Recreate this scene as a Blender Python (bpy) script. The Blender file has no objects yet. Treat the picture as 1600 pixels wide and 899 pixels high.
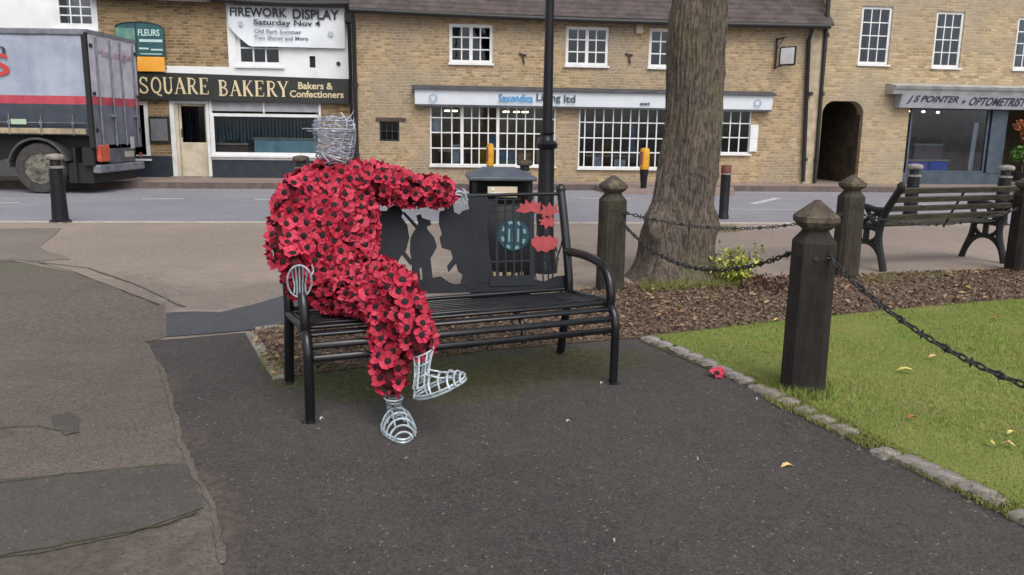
import bpy, bmesh, math, random
import numpy as np
from mathutils import Vector, Matrix, noise
random.seed(7); rng = np.random.default_rng(7)
S = bpy.context.scene
COL = S.collection
# ------------------------------------------------------------------ camera
FPX, PITCH, ROLL, CH = 1280.0, math.radians(11.05), math.radians(0.8), 1.4
cd = bpy.data.cameras.new('camera'); cam = bpy.data.objects.new('camera', cd); COL.objects.link(cam)
cd.sensor_width = 36; cd.lens = FPX/1600*36; cd.clip_start = .05; cd.clip_end = 2000
cam.matrix_world = Matrix.Translation((0, 0, CH)) @ Matrix.Rotation(math.pi/2-PITCH, 4, 'X') @ Matrix.Rotation(ROLL, 4, 'Z')
S.camera = cam
# ------------------------------------------------------------------ world, sun, exposure
SUN_EL, SUN_AZ = math.radians(50), math.radians(158)      # behind and right of the camera, overcast
W = bpy.data.worlds.new('World'); S.world = W; W.use_nodes = True
nt = W.node_tree; bg = nt.nodes['Background']
sky = nt.nodes.new('ShaderNodeTexSky'); sky.sky_type = 'NISHITA'; sky.sun_disc = False
sky.sun_elevation = SUN_EL; sky.sun_rotation = SUN_AZ; sky.air_density = 1.0; sky.dust_density = 3.0
hs = nt.nodes.new('ShaderNodeHueSaturation'); hs.inputs['Saturation'].default_value = .30
nt.links.new(sky.outputs[0], hs.inputs['Color']); nt.links.new(hs.outputs[0], bg.inputs['Color'])
bg.inputs['Strength'].default_value = .14
sl = bpy.data.lights.new('sun', 'SUN'); sl.energy = 1.2; sl.angle = math.radians(45); sl.color = (1, .95, .88)
so = bpy.data.objects.new('sun', sl); COL.objects.link(so)
sd = Vector((math.sin(SUN_AZ)*math.cos(SUN_EL), math.cos(SUN_AZ)*math.cos(SUN_EL), math.sin(SUN_EL)))
so.rotation_euler = sd.to_track_quat('Z', 'Y').to_euler()
S.view_settings.view_transform = 'Standard'; S.view_settings.look = 'None'
S.view_settings.exposure = 0.42; S.view_settings.gamma = 1
S.render.engine = 'CYCLES'
# ------------------------------------------------------------------ surveying: photo coordinates to points of the place
_R0 = Vector((1, 0, 0)); _U0 = Vector((0, math.sin(PITCH), math.cos(PITCH))); _F = Vector((0, math.cos(PITCH), -math.sin(PITCH)))
_RT = _R0*math.cos(ROLL)+_U0*math.sin(ROLL); _UP = -_R0*math.sin(ROLL)+_U0*math.cos(ROLL); EYE = Vector((0, 0, CH))
def ray(x, y): return _RT*((x-800)/FPX)-_UP*((y-449.5)/FPX)+_F
def G(x, y, z=0.0):
    d = ray(x, y); return EYE+d*((z-CH)/d.z)
def D(x, y, Y):
    d = ray(x, y); return EYE+d*(Y/d.y)
def onplane(x, y, o, n):
    d = ray(x, y); return EYE+d*((o-EYE).dot(n)/d.dot(n))
# ------------------------------------------------------------------ objects
WM = {}
def reg(o, parent, wm):
    COL.objects.link(o); WM[o.name] = wm
    if parent is not None:
        o.parent = parent; o.matrix_parent_inverse = Matrix.Identity(4)
        o.matrix_basis = WM[parent.name].inverted() @ wm
    else: o.matrix_basis = wm
    return o
def tag(o, label=None, cat=None, group=None, kind=None):
    if label: o['label'] = label
    if cat: o['category'] = cat
    if group: o['group'] = group
    if kind: o['kind'] = kind
    return o
def thing(name, label, cat, loc=(0, 0, 0), rz=0, group=None):
    o = bpy.data.objects.new(name, None); o.empty_display_size = .1
    reg(o, None, Matrix.Translation(loc) @ Matrix.Rotation(rz, 4, 'Z')); return tag(o, label, cat, group)
class MB:
    def __init__(s): s.v = []; s.f = []; s.m = []
    def add(s, vs, fs, mi=0):
        b = len(s.v); s.v += [tuple(v) for v in vs]; s.f += [tuple(i+b for i in f) for f in fs]; s.m += [mi]*len(fs); return s
    def box(s, x0, x1, y0, y1, z0, z1, mi=0, M=None):
        vs = [Vector((x, y, z)) for z in (z0, z1) for y in (y0, y1) for x in (x0, x1)]
        if M: vs = [M @ v for v in vs]
        return s.add(vs, [(0, 2, 3, 1), (4, 5, 7, 6), (0, 1, 5, 4), (2, 6, 7, 3), (0, 4, 6, 2), (1, 3, 7, 5)], mi)
    def bbox(s, x0, x1, y0, y1, z0, z1, b=.01, mi=0, M=None):       # bevelled box: rounded on all edges (3 profile rings)
        def ring(z, i):
            a0, a1, c0, c1 = x0+i, x1-i, y0+i, y1-i
            return [(a0+b, c0, z), (a1-b, c0, z), (a1, c0+b, z), (a1, c1-b, z), (a1-b, c1, z), (a0+b, c1, z), (a0, c1-b, z), (a0, c0+b, z)]
        rs = [ring(z0, b*.7), ring(z0+b, 0), ring(z1-b, 0), ring(z1, b*.7)]
        vs = [Vector(p) for r in rs for p in r]
        if M: vs = [M @ v for v in vs]
        fs = [(k*8+i, k*8+(i+1) % 8, (k+1)*8+(i+1) % 8, (k+1)*8+i) for k in range(3) for i in range(8)]
        fs += [tuple(range(7, -1, -1)), tuple(range(24, 32))]
        return s.add(vs, fs, mi)
    def tube(s, pts, r, seg=8, mi=0, close=False, cap=True):
        pts = [Vector(p) for p in pts]; n = len(pts)
        rr = r if isinstance(r, (list, tuple)) else [r]*n
        rings = []; ref = None
        for i, p in enumerate(pts):
            if close: t = pts[(i+1) % n]-pts[i-1]
            else: t = pts[min(i+1, n-1)]-pts[max(i-1, 0)]
            t.normalize()
            if ref is None:
                ref = Vector((0, 0, 1)) if abs(t.z) < .9 else Vector((1, 0, 0))
            a = t.cross(ref)
            if a.length < 1e-5: a = t.orthogonal()
            a.normalize(); b = t.cross(a); ref = -b if False else b.cross(t)*-1 if False else ref
            ref = a.cross(t)
            rings.append([p+(a*math.cos(2*math.pi*k/seg)+b*math.sin(2*math.pi*k/seg))*rr[i] for k in range(seg)])
        vs = [v for q in rings for v in q]; fs = []
        for i in range(n if close else n-1):
            j = (i+1) % n
            for k in range(seg):
                k2 = (k+1) % seg; fs.append((i*seg+k, j*seg+k, j*seg+k2, i*seg+k2))
        if cap and not close: fs += [tuple(range(seg)), tuple(range(n*seg-1, (n-1)*seg-1, -1))]
        return s.add(vs, fs, mi)
    def lathe(s, prof, seg=16, o=(0, 0, 0), mi=0, axis='Z', M=None, rot=0, cap=True):
        vs = []
        for r, z in prof:
            for k in range(seg):
                a = 2*math.pi*k/seg+rot; c = (r*math.cos(a), r*math.sin(a), z)
                if axis == 'Y': c = (c[0], c[2], c[1])
                v = Vector(c)
                if M: v = M @ v
                vs.append(v+Vector(o))
        n = len(prof); fs = [(i*seg+k, i*seg+(k+1) % seg, (i+1)*seg+(k+1) % seg, (i+1)*seg+k) for i in range(n-1) for k in range(seg)]
        if cap: fs += [tuple(range(seg-1, -1, -1)), tuple(range((n-1)*seg, n*seg))]
        return s.add(vs, fs, mi)
    def prism(s, poly, fn, t0, t1, mi=0):       # poly in 2D, fn(a,b,t)->3D
        n = len(poly); vs = [fn(a, b, t0) for a, b in poly]+[fn(a, b, t1) for a, b in poly]
        fs = [tuple(range(n)), tuple(range(2*n-1, n-1, -1))]+[(i, (i+1) % n, n+(i+1) % n, n+i) for i in range(n)]
        return s.add(vs, fs, mi)
    def mesh(s, name, mats, smooth=False):
        me = bpy.data.meshes.new(name); me.from_pydata(s.v, [], s.f)
        for m in (mats if isinstance(mats, (list, tuple)) else [mats]): me.materials.append(m)
        if any(s.m): me.polygons.foreach_set('material_index', s.m)
        bm = bmesh.new(); bm.from_mesh(me); bmesh.ops.recalc_face_normals(bm, faces=bm.faces); bm.to_mesh(me); bm.free()
        if smooth:
            me.polygons.foreach_set('use_smooth', [True]*len(me.polygons))
            try: me.set_sharp_from_angle(angle=math.radians(50))
            except Exception: pass
        me.update(); return me
    def build(s, name, mats, parent=None, smooth=False, local=False, recalc=True):
        """verts are world coords unless local (then in the parent's frame)"""
        wm = WM[parent.name] if parent is not None else Matrix.Identity(4)
        if parent is not None and not local:
            inv = wm.inverted(); s.v = [tuple(inv @ Vector(v)) for v in s.v]
        if parent is None and not local and s.v:   # origin at the base of the object
            a = np.array(s.v); c = Vector(((a[:, 0].min()+a[:, 0].max())/2, (a[:, 1].min()+a[:, 1].max())/2, a[:, 2].min()))
            wm = Matrix.Translation(c); s.v = [tuple(Vector(v)-c) for v in s.v]
        o = bpy.data.objects.new(name, s.mesh(name, mats, smooth)); return reg(o, parent, wm)
def inst(name, me, wm, parent=None):
    o = bpy.data.objects.new(name, me); return reg(o, parent, wm)
def struct(o): return tag(o, kind='structure')
# ------------------------------------------------------------------ materials
def lin(c): return tuple((x/255/12.92 if x/255 <= .04045 else ((x/255+.055)/1.055)**2.4) for x in c)
MATS = {}
def newmat(name):
    m = bpy.data.materials.new(name); m.use_nodes = True; MATS[name] = m
    return m, m.node_tree, m.node_tree.nodes['Principled BSDF']
def nd(t, typ, **kw):
    n = t.nodes.new(typ)
    for k, v in kw.items():
        if k.startswith('i_'): n.inputs[k[2:].replace('_', ' ')].default_value = v
        else: setattr(n, k, v)
    return n
def c4(c): return (c[0], c[1], c[2], 1)
def mixc(t, fac, a, b):
    n = t.nodes.new('ShaderNodeMix'); n.data_type = 'RGBA'
    for sck, v in ((n.inputs['Factor'], fac), (n.inputs[6], a), (n.inputs[7], b)):
        if isinstance(v, (tuple, list)): sck.default_value = c4(v)
        elif isinstance(v, (int, float)): sck.default_value = v
        else: t.links.new(v, sck)
    return n.outputs[2]
def ramp(t, src, lo, hi):
    n = t.nodes.new('ShaderNodeMapRange'); n.inputs[1].default_value = lo; n.inputs[2].default_value = hi
    n.interpolation_type = 'SMOOTHSTEP'
    t.links.new(src, n.inputs[0]); return n.outputs[0]
def mth(t, op, a, b=0.0):
    n = t.nodes.new('ShaderNodeMath'); n.operation = op
    for k, v in ((0, a), (1, b)):
        if isinstance(v, (int, float)): n.inputs[k].default_value = v
        else: t.links.new(v, n.inputs[k])
    return n.outputs[0]
def bump(t, h, strength, dist, pb, prev=None):
    n = t.nodes.new('ShaderNodeBump'); n.inputs['Strength'].default_value = strength; n.inputs['Distance'].default_value = dist
    t.links.new(h, n.inputs['Height'])
    if prev is not None: t.links.new(prev, n.inputs['Normal'])
    t.links.new(n.outputs[0], pb.inputs['Normal']); return n.outputs[0]
def coord(t, kind='Object', scale=None):
    c = t.nodes.new('ShaderNodeTexCoord').outputs[kind]
    if scale:
        mp = t.nodes.new('ShaderNodeMapping'); mp.inputs['Scale'].default_value = scale; t.links.new(c, mp.inputs[0]); c = mp.outputs[0]
    return c
def nz(t, co, scale, detail=4, rough=.6, dist=0.0):
    n = nd(t, 'ShaderNodeTexNoise'); n.inputs['Scale'].default_value = scale; n.inputs['Detail'].default_value = detail
    n.inputs['Roughness'].default_value = rough; n.inputs['Distortion'].default_value = dist
    t.links.new(co, n.inputs['Vector']); return n.outputs['Fac']
def pm(name, a, b, scale=6, rough=.6, bp=.2, bd=.004, metal=0, fine=60, grime=None, stretch=None, spec=.5):
    m, t, p = newmat(name); co = coord(t, scale=stretch)
    f = ramp(t, nz(t, co, scale), .35, .65); c = mixc(t, f, a, b)
    fn = nz(t, co, fine, 3); c = mixc(t, mth(t, 'MULTIPLY', ramp(t, fn, .4, .75), .35), c, tuple(x*.6 for x in a))
    if grime: c = mixc(t, mth(t, 'MULTIPLY', ramp(t, nz(t, co, scale*.4, 6, .7), .5, .75), .8), c, grime)
    t.links.new(c, p.inputs['Base Color']); p.inputs['Roughness'].default_value = rough; p.inputs['Metallic'].default_value = metal
    p.inputs['Specular IOR Level'].default_value = spec
    bump(t, fn, bp, bd, p); return m
def flat(name, c, rough=.5, metal=0, var=.12, emit=0):
    m = pm(name, c, tuple(x*(1-var) for x in c), 3, rough, .05, .002, metal)
    if emit:
        p = m.node_tree.nodes['Principled BSDF']; p.inputs['Emission Color'].default_value = c4(c); p.inputs['Emission Strength'].default_value = emit
    return m
def isl(name, cols, rough=.8, trans=0, scale=2.5, patch=None):   # a colour per loose piece
    m, t, p = newmat(name); g = t.nodes.new('ShaderNodeNewGeometry').outputs['Random Per Island']
    r = t.nodes.new('ShaderNodeValToRGB'); r.color_ramp.interpolation = 'LINEAR'
    while len(r.color_ramp.elements) < len(cols): r.color_ramp.elements.new(.5)
    for i, c in enumerate(cols):
        r.color_ramp.elements[i].position = i/(len(cols)-1); r.color_ramp.elements[i].color = c4(c)
    t.links.new(g, r.inputs[0]); co = coord(t); f = ramp(t, nz(t, co, scale), .3, .7)
    c = mixc(t, mth(t, 'MULTIPLY', f, .45), r.outputs[0], tuple(x*.75 for x in cols[len(cols)//2]))
    if patch:
        c = mixc(t, mth(t, 'MULTIPLY', ramp(t, nz(t, co, 1.1, 5, .7), .52, .68), .65), c, patch[0]); c = mixc(t, mth(t, 'MULTIPLY', ramp(t, nz(t, co, 2.3, 4, .7, .5), .55, .7), .6), c, patch[1])
    t.links.new(c, p.inputs['Base Color']); p.inputs['Roughness'].default_value = rough; return m
def glass(name, tint=(.55, .6, .62), rough=.03):
    m = bpy.data.materials.new(name); m.use_nodes = True; t = m.node_tree; t.nodes.clear()
    o = t.nodes.new('ShaderNodeOutputMaterial'); mx = t.nodes.new('ShaderNodeMixShader')
    fr = t.nodes.new('ShaderNodeFresnel'); fr.inputs[0].default_value = 1.52
    tr = t.nodes.new('ShaderNodeBsdfTransparent'); tr.inputs[0].default_value = c4(tint)
    gl = t.nodes.new('ShaderNodeBsdfGlossy'); gl.inputs['Roughness'].default_value = rough; gl.inputs[0].default_value = (.85, .9, 1, 1)
    co = coord(t); b = t.nodes.new('ShaderNodeBump'); b.inputs['Strength'].default_value = .05; b.inputs['Distance'].default_value = .01
    t.links.new(nz(t, co, 3, 2), b.inputs['Height']); t.links.new(b.outputs[0], gl.inputs['Normal'])
    ad = mth(t, 'MULTIPLY', fr.outputs[0], .8)
    t.links.new(ad, mx.inputs[0]); t.links.new(tr.outputs[0], mx.inputs[1]); t.links.new(gl.outputs[0], mx.inputs[2])
    t.links.new(mx.outputs[0], o.inputs[0]); return m
def asphalt(name, base, chip, dark, moss=None, rough=.9, wear=.5, big=.6):
    m, t, p = newmat(name); co = coord(t)
    blot = ramp(t, nz(t, co, big, 6, .65), .38, .66)
    c = mixc(t, blot, base, dark)
    mid = ramp(t, nz(t, co, 9, 4, .7), .35, .7); c = mixc(t, mth(t, 'MULTIPLY', mid, .28), c, tuple(x*.62 for x in dark))
    st1 = ramp(t, nz(t, co, 2.2, 5, .75, .8), .56, .68); c = mixc(t, mth(t, 'MULTIPLY', st1, .35), c, tuple(x*.62 for x in dark))
    st2 = ramp(t, nz(t, co, 1.3, 5, .75, .4), .60, .72); c = mixc(t, mth(t, 'MULTIPLY', st2, .3), c, chip)
    v = nd(t, 'ShaderNodeTexVoronoi'); v.inputs['Scale'].default_value = 150; t.links.new(co, v.inputs['Vector'])
    vc = nd(t, 'ShaderNodeSeparateColor'); t.links.new(v.outputs['Color'], vc.inputs[0])
    ch = mth(t, 'MULTIPLY', ramp(t, vc.outputs[0], .55, 1.0), wear)
    c = mixc(t, ch, c, chip)
    v2 = nd(t, 'ShaderNodeTexVoronoi'); v2.inputs['Scale'].default_value = 105; t.links.new(co, v2.inputs['Vector'])
    vc2 = nd(t, 'ShaderNodeSeparateColor'); t.links.new(v2.outputs['Color'], vc2.inputs[0])
    c = mixc(t, mth(t, 'MULTIPLY', ramp(t, vc2.outputs[1], .6, 1.0), wear*.9), c, tuple(x*.35 for x in dark))
    sp = mth(t, 'GREATER_THAN', vc.outputs[2], .9965); c = mixc(t, mth(t, 'MULTIPLY', sp, .4), c, (.42, .40, .37))
    if moss:   # list of (x, y, rx, ry, colour, strength): moss and dirt that has settled there
        for (mx_, my, rx, ry, mc, st) in moss:
            mp = t.nodes.new('ShaderNodeMapping'); mp.vector_type = 'TEXTURE'; mp.inputs['Location'].default_value = (mx_, my, 0)
            mp.inputs['Scale'].default_value = (rx, ry, 100); mp.inputs['Rotation'].default_value = (0, 0, .4)
            t.links.new(co, mp.inputs[0])
            ln = nd(t, 'ShaderNodeVectorMath', operation='LENGTH'); t.links.new(mp.outputs[0], ln.inputs[0])
            d = mth(t, 'ADD', ln.outputs['Value'], mth(t, 'MULTIPLY', mth(t, 'SUBTRACT', nz(t, co, 3.5, 6, .75), .5), 2.2))
            k = mth(t, 'MULTIPLY', mth(t, 'SUBTRACT', 1.0, ramp(t, d, .55, 1.15)), st)
            c = mixc(t, k, c, mixc(t, ramp(t, nz(t, co, 25, 4), .35, .65), mc, tuple(x*.5 for x in mc)))
    t.links.new(c, p.inputs['Base Color']); p.inputs['Roughness'].default_value = rough
    p.inputs['Specular IOR Level'].default_value = .35
    b = bump(t, v.outputs['Distance'], .5, .004, p); bump(t, nz(t, co, 14, 5), .4, .01, p, b); return m
def stone(name, c1, c2, mort, row=.085, wid=.23, worn=None, lime=(.5, .45, .36)):
    m, t, p = newmat(name); co = coord(t)
    sx = nd(t, 'ShaderNodeSeparateXYZ'); t.links.new(co, sx.inputs[0])
    wob = mth(t, 'MULTIPLY', mth(t, 'SUBTRACT', nz(t, co, 1.3, 3), .5), .07)
    wob2 = mth(t, 'MULTIPLY', mth(t, 'SUBTRACT', nz(t, co, 9, 3), .5), .035)
    cb = nd(t, 'ShaderNodeCombineXYZ')
    xx = mth(t, 'ADD', mth(t, 'ADD', sx.outputs[0], sx.outputs[1]), mth(t, 'MULTIPLY', wob2, 2.0))
    zz = mth(t, 'ADD', mth(t, 'ADD', sx.outputs[2], wob), wob2)
    t.links.new(xx, cb.inputs[0]); t.links.new(zz, cb.inputs[1])
    def brick(w, h, sq, off):
        b = nd(t, 'ShaderNodeTexBrick'); b.inputs['Scale'].default_value = 1; b.inputs['Brick Width'].default_value = w; b.inputs['Row Height'].default_value = h
        b.inputs['Mortar Size'].default_value = .011; b.inputs['Mortar Smooth'].default_value = .35; b.inputs['Bias'].default_value = 0
        b.squash = 1.25; b.squash_frequency = 3; b.offset = off; b.inputs['Color1'].default_value = (0, 0, 0, 1); b.inputs['Color2'].default_value = (1, 1, 1, 1)
        b.inputs['Mortar'].default_value = (.5, .5, .5, 1); t.links.new(cb.outputs[0], b.inputs['Vector']); return b
    b = brick(wid, row, 1.6, .43)
    sc = nd(t, 'ShaderNodeSeparateColor'); t.links.new(b.outputs['Color'], sc.inputs[0])
    c = mixc(t, sc.outputs[0], c1, c2)
    n2 = nz(t, co, 5, 5, .7); c = mixc(t, mth(t, 'MULTIPLY', ramp(t, n2, .55, .75), .6), c, lime)
    c = mixc(t, mth(t, 'MULTIPLY', ramp(t, nz(t, co, 14, 4), .5, .72), .7), c, tuple(x*.45 for x in c1))
    if worn: c = mixc(t, mth(t, 'MULTIPLY', ramp(t, nz(t, co, .55, 5, .6), .40, .60), .75), c, worn)
    c = mixc(t, mth(t, 'MULTIPLY', ramp(t, nz(t, co, 2.1, 5, .75), .56, .68), .45), c, tuple(x*.55 for x in c2))
    c = mixc(t, mth(t, 'MULTIPLY', b.outputs['Fac'], .75), c, mort)
    t.links.new(c, p.inputs['Base Color']); p.inputs['Roughness'].default_value = .92; p.inputs['Specular IOR Level'].default_value = .2
    h = mth(t, 'ADD', mth(t, 'SUBTRACT', 1.0, b.outputs['Fac']), mth(t, 'MULTIPLY', nz(t, co, 30, 4), .6))
    h = mth(t, 'ADD', h, mth(t, 'MULTIPLY', sc.outputs[0], .5))
    bump(t, h, 1.0, .028, p); return m

M_asph = asphalt('dark_asphalt', lin((74, 70, 68)), lin((100, 95, 92)), lin((61, 58, 57)),
    moss=[(G(262,612).x-.05, G(262,612).y, .16, .3, lin((98, 88, 82)), .5), (G(285,700).x-.05, G(285,700).y, .16, .4, lin((98, 88, 82)), .5), (G(335,800).x-.05, G(335,800).y, .14, .4, lin((104, 90, 82)), .5), (G(350,899).x-.05, G(350,899).y, .12, .3, lin((98, 88, 82)), .5), (-.75, 4.45, .55, .45, (.075, .078, .032), .85), (-.2, 4.45, .8, .4, (.070, .070, .030), .85), (.35, 4.75, .65, .34, (.068, .064, .032), .8)])
M_asph_old = asphalt('old_brown_asphalt', lin((107, 98, 91)), lin((130, 120, 111)), lin((90, 83, 77)),
    moss=[(-3.0, 3.3, .9, .5, (.07, .072, .05), .4), (-3.6, 6.0, 2.2, 1.0, lin((118, 106, 99)), .6), (-1.5, 2.2, .6, .8, lin((84, 78, 72)), .6), (-5.0, 7.6, 1.4, .4, (.15, .16, .09), .5)])
M_asph_patch = asphalt('asphalt_patch', lin((84, 80, 76)), lin((108, 104, 98)), lin((75, 72, 68)), wear=.35)
M_pave = asphalt('pinkish_paving', lin((156, 142, 132)), lin((174, 158, 147)), lin((138, 127, 118)), wear=.22, big=.4,
    moss=[(-4, 9.5, 3.2, 1.6, lin((156, 142, 130)), .5), (3.5, 10.5, 4, 1.5, lin((150, 134, 128)), .5), (-1.5, 7.0, 2.2, .7, lin((120, 111, 104)), .5), (-3.2, 6.6, .5, 1.2, lin((124, 114, 106)), .5), (2.5, 9.2, 2.2, .5, lin((116, 106, 100)), .5)])
M_slate = asphalt('blue_grey_patch', lin((80, 81, 87)), lin((94, 96, 100)), lin((72, 74, 80)), wear=.15)
M_mid = asphalt('worn_paving', lin((128, 119, 112)), lin((146, 136, 128)), lin((116, 108, 102)), wear=.2)
M_road = asphalt('road_asphalt', lin((146, 145, 152)), lin((166, 165, 170)), lin((130, 129, 137)), wear=.25, big=.25)
M_far = asphalt('far_paving', lin((150, 132, 124)), lin((180, 165, 150)), lin((132, 118, 112)), wear=.3)
M_line = pm('worn_white_line', (.62, .62, .6), (.42, .42, .42), 14, .7, grime=(.25, .25, .26))
M_conc = pm('concrete', lin((150, 143, 132)), lin((118, 112, 102)), 7, .9, .5, .006, grime=lin((88, 90, 66)))
M_kerb = pm('kerb_stone', lin((196, 190, 178)), lin((168, 160, 150)), 5, .85, .4, .005)
M_kerbd = pm('far_kerb_stone', lin((110, 96, 90)), lin((90, 80, 78)), 5, .85, .4, .005)
M_sett = pm('granite_sett', lin((158, 150, 146)), lin((120, 113, 108)), 18, .85, .7, .008, grime=lin((84, 84, 62)))
M_joint = pm('soil_joint', lin((60, 54, 42)), lin((74, 78, 40)), 9, .95, .8, .01)
M_soil = pm('leaf_soil', lin((92, 74, 60)), lin((120, 98, 82)), 12, .95, .9, .02, grime=lin((68, 66, 44)))
M_turf = pm('turf_soil', lin((112, 128, 54)), lin((132, 134, 70)), 3, .95, .9, .02, grime=lin((128, 112, 74)))
M_blade = None
M_black = pm('black_bench_paint', (.006, .0065, .009), (.010, .011, .014), 8, .24, .15, .002, spec=.5, grime=(.02, .02, .02))
M_blackpanel = pm('slate_black_sheet', (.009, .011, .016), (.014, .017, .023), 4, .5, .1, .002, spec=.22)
M_redpanel = pm('red_enamel', (.36, .042, .05), (.28, .03, .038), 20, .6, .1, .002)
M_iron = pm('black_cast_iron', (.008, .008, .01), (.014, .014, .016), 8, .5, .5, .004)
M_wood = pm('weathered_slat_wood', lin((78, 74, 64)), lin((50, 47, 41)), 8, .8, .6, .006, grime=lin((92, 100, 66)), stretch=(1, 5, 5))
M_wire = pm('galvanised_wire', lin((200, 212, 218)), lin((150, 162, 172)), 30, .45, .2, .001, metal=.25)
M_wire2 = pm('dull_head_wire', lin((190, 194, 204)), lin((130, 136, 152)), 30, .5, .2, .001, metal=.3)
M_poppy_c = flat('poppy_centre_black', (.012, .008, .01), .9)
M_under = pm('dark_red_backing', (.10, .006, .012), (.05, .005, .008), 12, .9)
M_white = pm('white_gloss_paint', (.78, .79, .8), (.7, .71, .71), 4, .45, .1, .002, grime=(.5, .5, .48))
M_render = pm('white_wall_render', (.83, .84, .86), (.77, .78, .79), 1.5, .85, .5, .006, grime=(.62, .62, .6))
M_offwhite = pm('cream_paint', lin((205, 195, 175)), lin((180, 170, 150)), 4, .6)
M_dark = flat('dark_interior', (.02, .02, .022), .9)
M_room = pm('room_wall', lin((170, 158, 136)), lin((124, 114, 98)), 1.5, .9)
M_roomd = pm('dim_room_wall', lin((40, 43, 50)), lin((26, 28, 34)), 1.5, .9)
M_glass = glass('window_glass', (.72, .76, .8))
M_glassd = glass('dark_window_glass', (.3, .34, .38))
M_lead = pm('lead_flashing', lin((78, 80, 86)), lin((60, 62, 68)), 4, .6)
M_gut = flat('black_gutter_paint', (.018, .018, .02), .5)
M_stoneM = stone('honey_rubble_stone', lin((200, 172, 134)), lin((146, 123, 94)), lin((190, 176, 152)), row=.066, wid=.15, worn=lin((150, 138, 122)))
M_stoneB = stone('brown_brick', lin((172, 144, 106)), lin((114, 94, 68)), lin((172, 158, 134)), row=.068, wid=.17)
M_stoneR = stone('buff_coursed_stone', lin((204, 180, 142)), lin((156, 134, 104)), lin((190, 176, 154)), row=.072, wid=.18, worn=lin((160, 148, 130)))
M_quoin = pm('pale_quoin_stone', lin((190, 176, 150)), lin((160, 146, 122)), 4, .9, .5, .01)
M_roof = pm('dark_roof_tile', lin((92, 82, 80)), lin((70, 63, 62)), 4, .9, .8, .01, grime=lin((58, 56, 50)))
def bark():
    m, t, p = newmat('tree_bark'); co = coord(t, scale=(1, 1, .18)); co2 = coord(t)
    a = nz(t, co, 48, 5, .7, .4); c = mixc(t, ramp(t, a, .34, .62), lin((62, 55, 50)), lin((126, 114, 103)))
    c = mixc(t, mth(t, 'MULTIPLY', ramp(t, nz(t, co2, 1.6, 5), .5, .68), .55), c, lin((100, 104, 66)))
    c = mixc(t, mth(t, 'MULTIPLY', ramp(t, nz(t, co2, 22, 4, .7), .5, .68), .5), c, lin((40, 35, 32)))
    t.links.new(c, p.inputs['Base Color']); p.inputs['Roughness'].default_value = .95; b = bump(t, a, 1, .03, p); bump(t, nz(t, co2, 30, 5, .75), .8, .02, p, b); return m
M_bark = bark()
def postwood(name, a, b, g, k):
    m, t, p = newmat(name); co = coord(t, scale=(1, 1, .06)); co2 = coord(t)
    f = nz(t, co, 45, 5, .7); c = mixc(t, ramp(t, f, .35, .65), a, b)
    c = mixc(t, mth(t, 'MULTIPLY', ramp(t, nz(t, co2, 6, 5, .7), .44, .62), k), c, g)
    t.links.new(c, p.inputs['Base Color']); p.inputs['Roughness'].default_value = .85; bump(t, f, .7, .006, p); return m
M_postdark = postwood('dark_stained_post', lin((20, 16, 16)), lin((34, 28, 26)), lin((62, 58, 46)), .3)
M_postgreen = postwood('algae_post', lin((60, 52, 45)), lin((34, 29, 26)), lin((66, 68, 48)), .5)
M_cap = pm('lichen_cap', lin((84, 74, 64)), lin((60, 52, 47)), 14, .9, .7, .006, grime=lin((128, 118, 96)))
M_chain = flat('dark_chain_iron', (.03, .03, .03), .6)
M_chaing = pm('mossy_chain_iron', (.03, .032, .028), (.05, .058, .045), 20, .7)

# ------------------------------------------------------------------ the ground
def sheet(name, pts, z, mat, kind='structure', thick=None):
    mb = MB(); n = len(pts); vs = [(p[0], p[1], z) for p in pts]
    if thick:
        mb.prism([(p[0], p[1]) for p in pts], lambda a, b, t: (a, b, t), z-thick, z)
    else: mb.add(vs, [tuple(range(n))])
    o = mb.build(name, mat, local=True); return tag(o, kind=kind)
def gp(*pp): return [G(x, y) for x, y in pp]
sheet('ground', [(-400, -200), (400, -200), (400, 600), (-400, 600)], -.045, M_asph_patch)
def nearY(x): return 12.30+.105*x-(.0012*(x+4)**2 if x < -4 else 0)
def farY(x): return 18.95+.13*x if x < 2 else 19.21+.09*(x-2)
xs = [-60, -20, -12, -8, -4, 0, 4, 8, 14, 30, 60]
def lineY(f, x): return f(max(-13, min(15, x)))
sheet('road', [(x, lineY(nearY, x)) for x in xs]+[(x, lineY(farY, x)) for x in xs[::-1]], -.012, M_road)
sheet('pavement', [(-60, -12), (60, -12)]+[(x, lineY(nearY, x)-.14) for x in xs[::-1]], 0, M_pave, thick=.04)
sheet('far_pavement', [(x, lineY(farY, x)+.13) for x in xs]+[(60, 60), (-60, 60)], .115, M_far, thick=.12)
def strip(name, f, w, z0, z1, mat, x0, x1, n, off=0, gap=.008, label=None):
    par = bpy.data.objects.new(name, None); reg(par, None, Matrix.Identity(4)); struct(par)
    st = (x1-x0)/n
    for i in range(n):
        a, b = x0+i*st+gap/2, x0+(i+1)*st-gap/2; mb = MB()
        ya, yb = lineY(f, a)+off, lineY(f, b)+off
        vs = [(a, ya, z0), (b, yb, z0), (b, yb+w, z0), (a, ya+w, z0), (a, ya, z1), (b, yb, z1), (b, yb+w, z1), (a, ya+w, z1)]
        mb.add(vs, [(0, 3, 2, 1), (4, 5, 6, 7), (0, 1, 5, 4), (1, 2, 6, 5), (2, 3, 7, 6), (3, 0, 4, 7)])
        mb.build('kerb_stone', mat, par)
    return par
strip('near_kerb', nearY, .13, -.04, .006, M_kerb, -13, 15, 30, off=-.135)
strip('far_kerb', farY, .125, -.04, .118, M_kerbd, -13, 15, 30)
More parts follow.
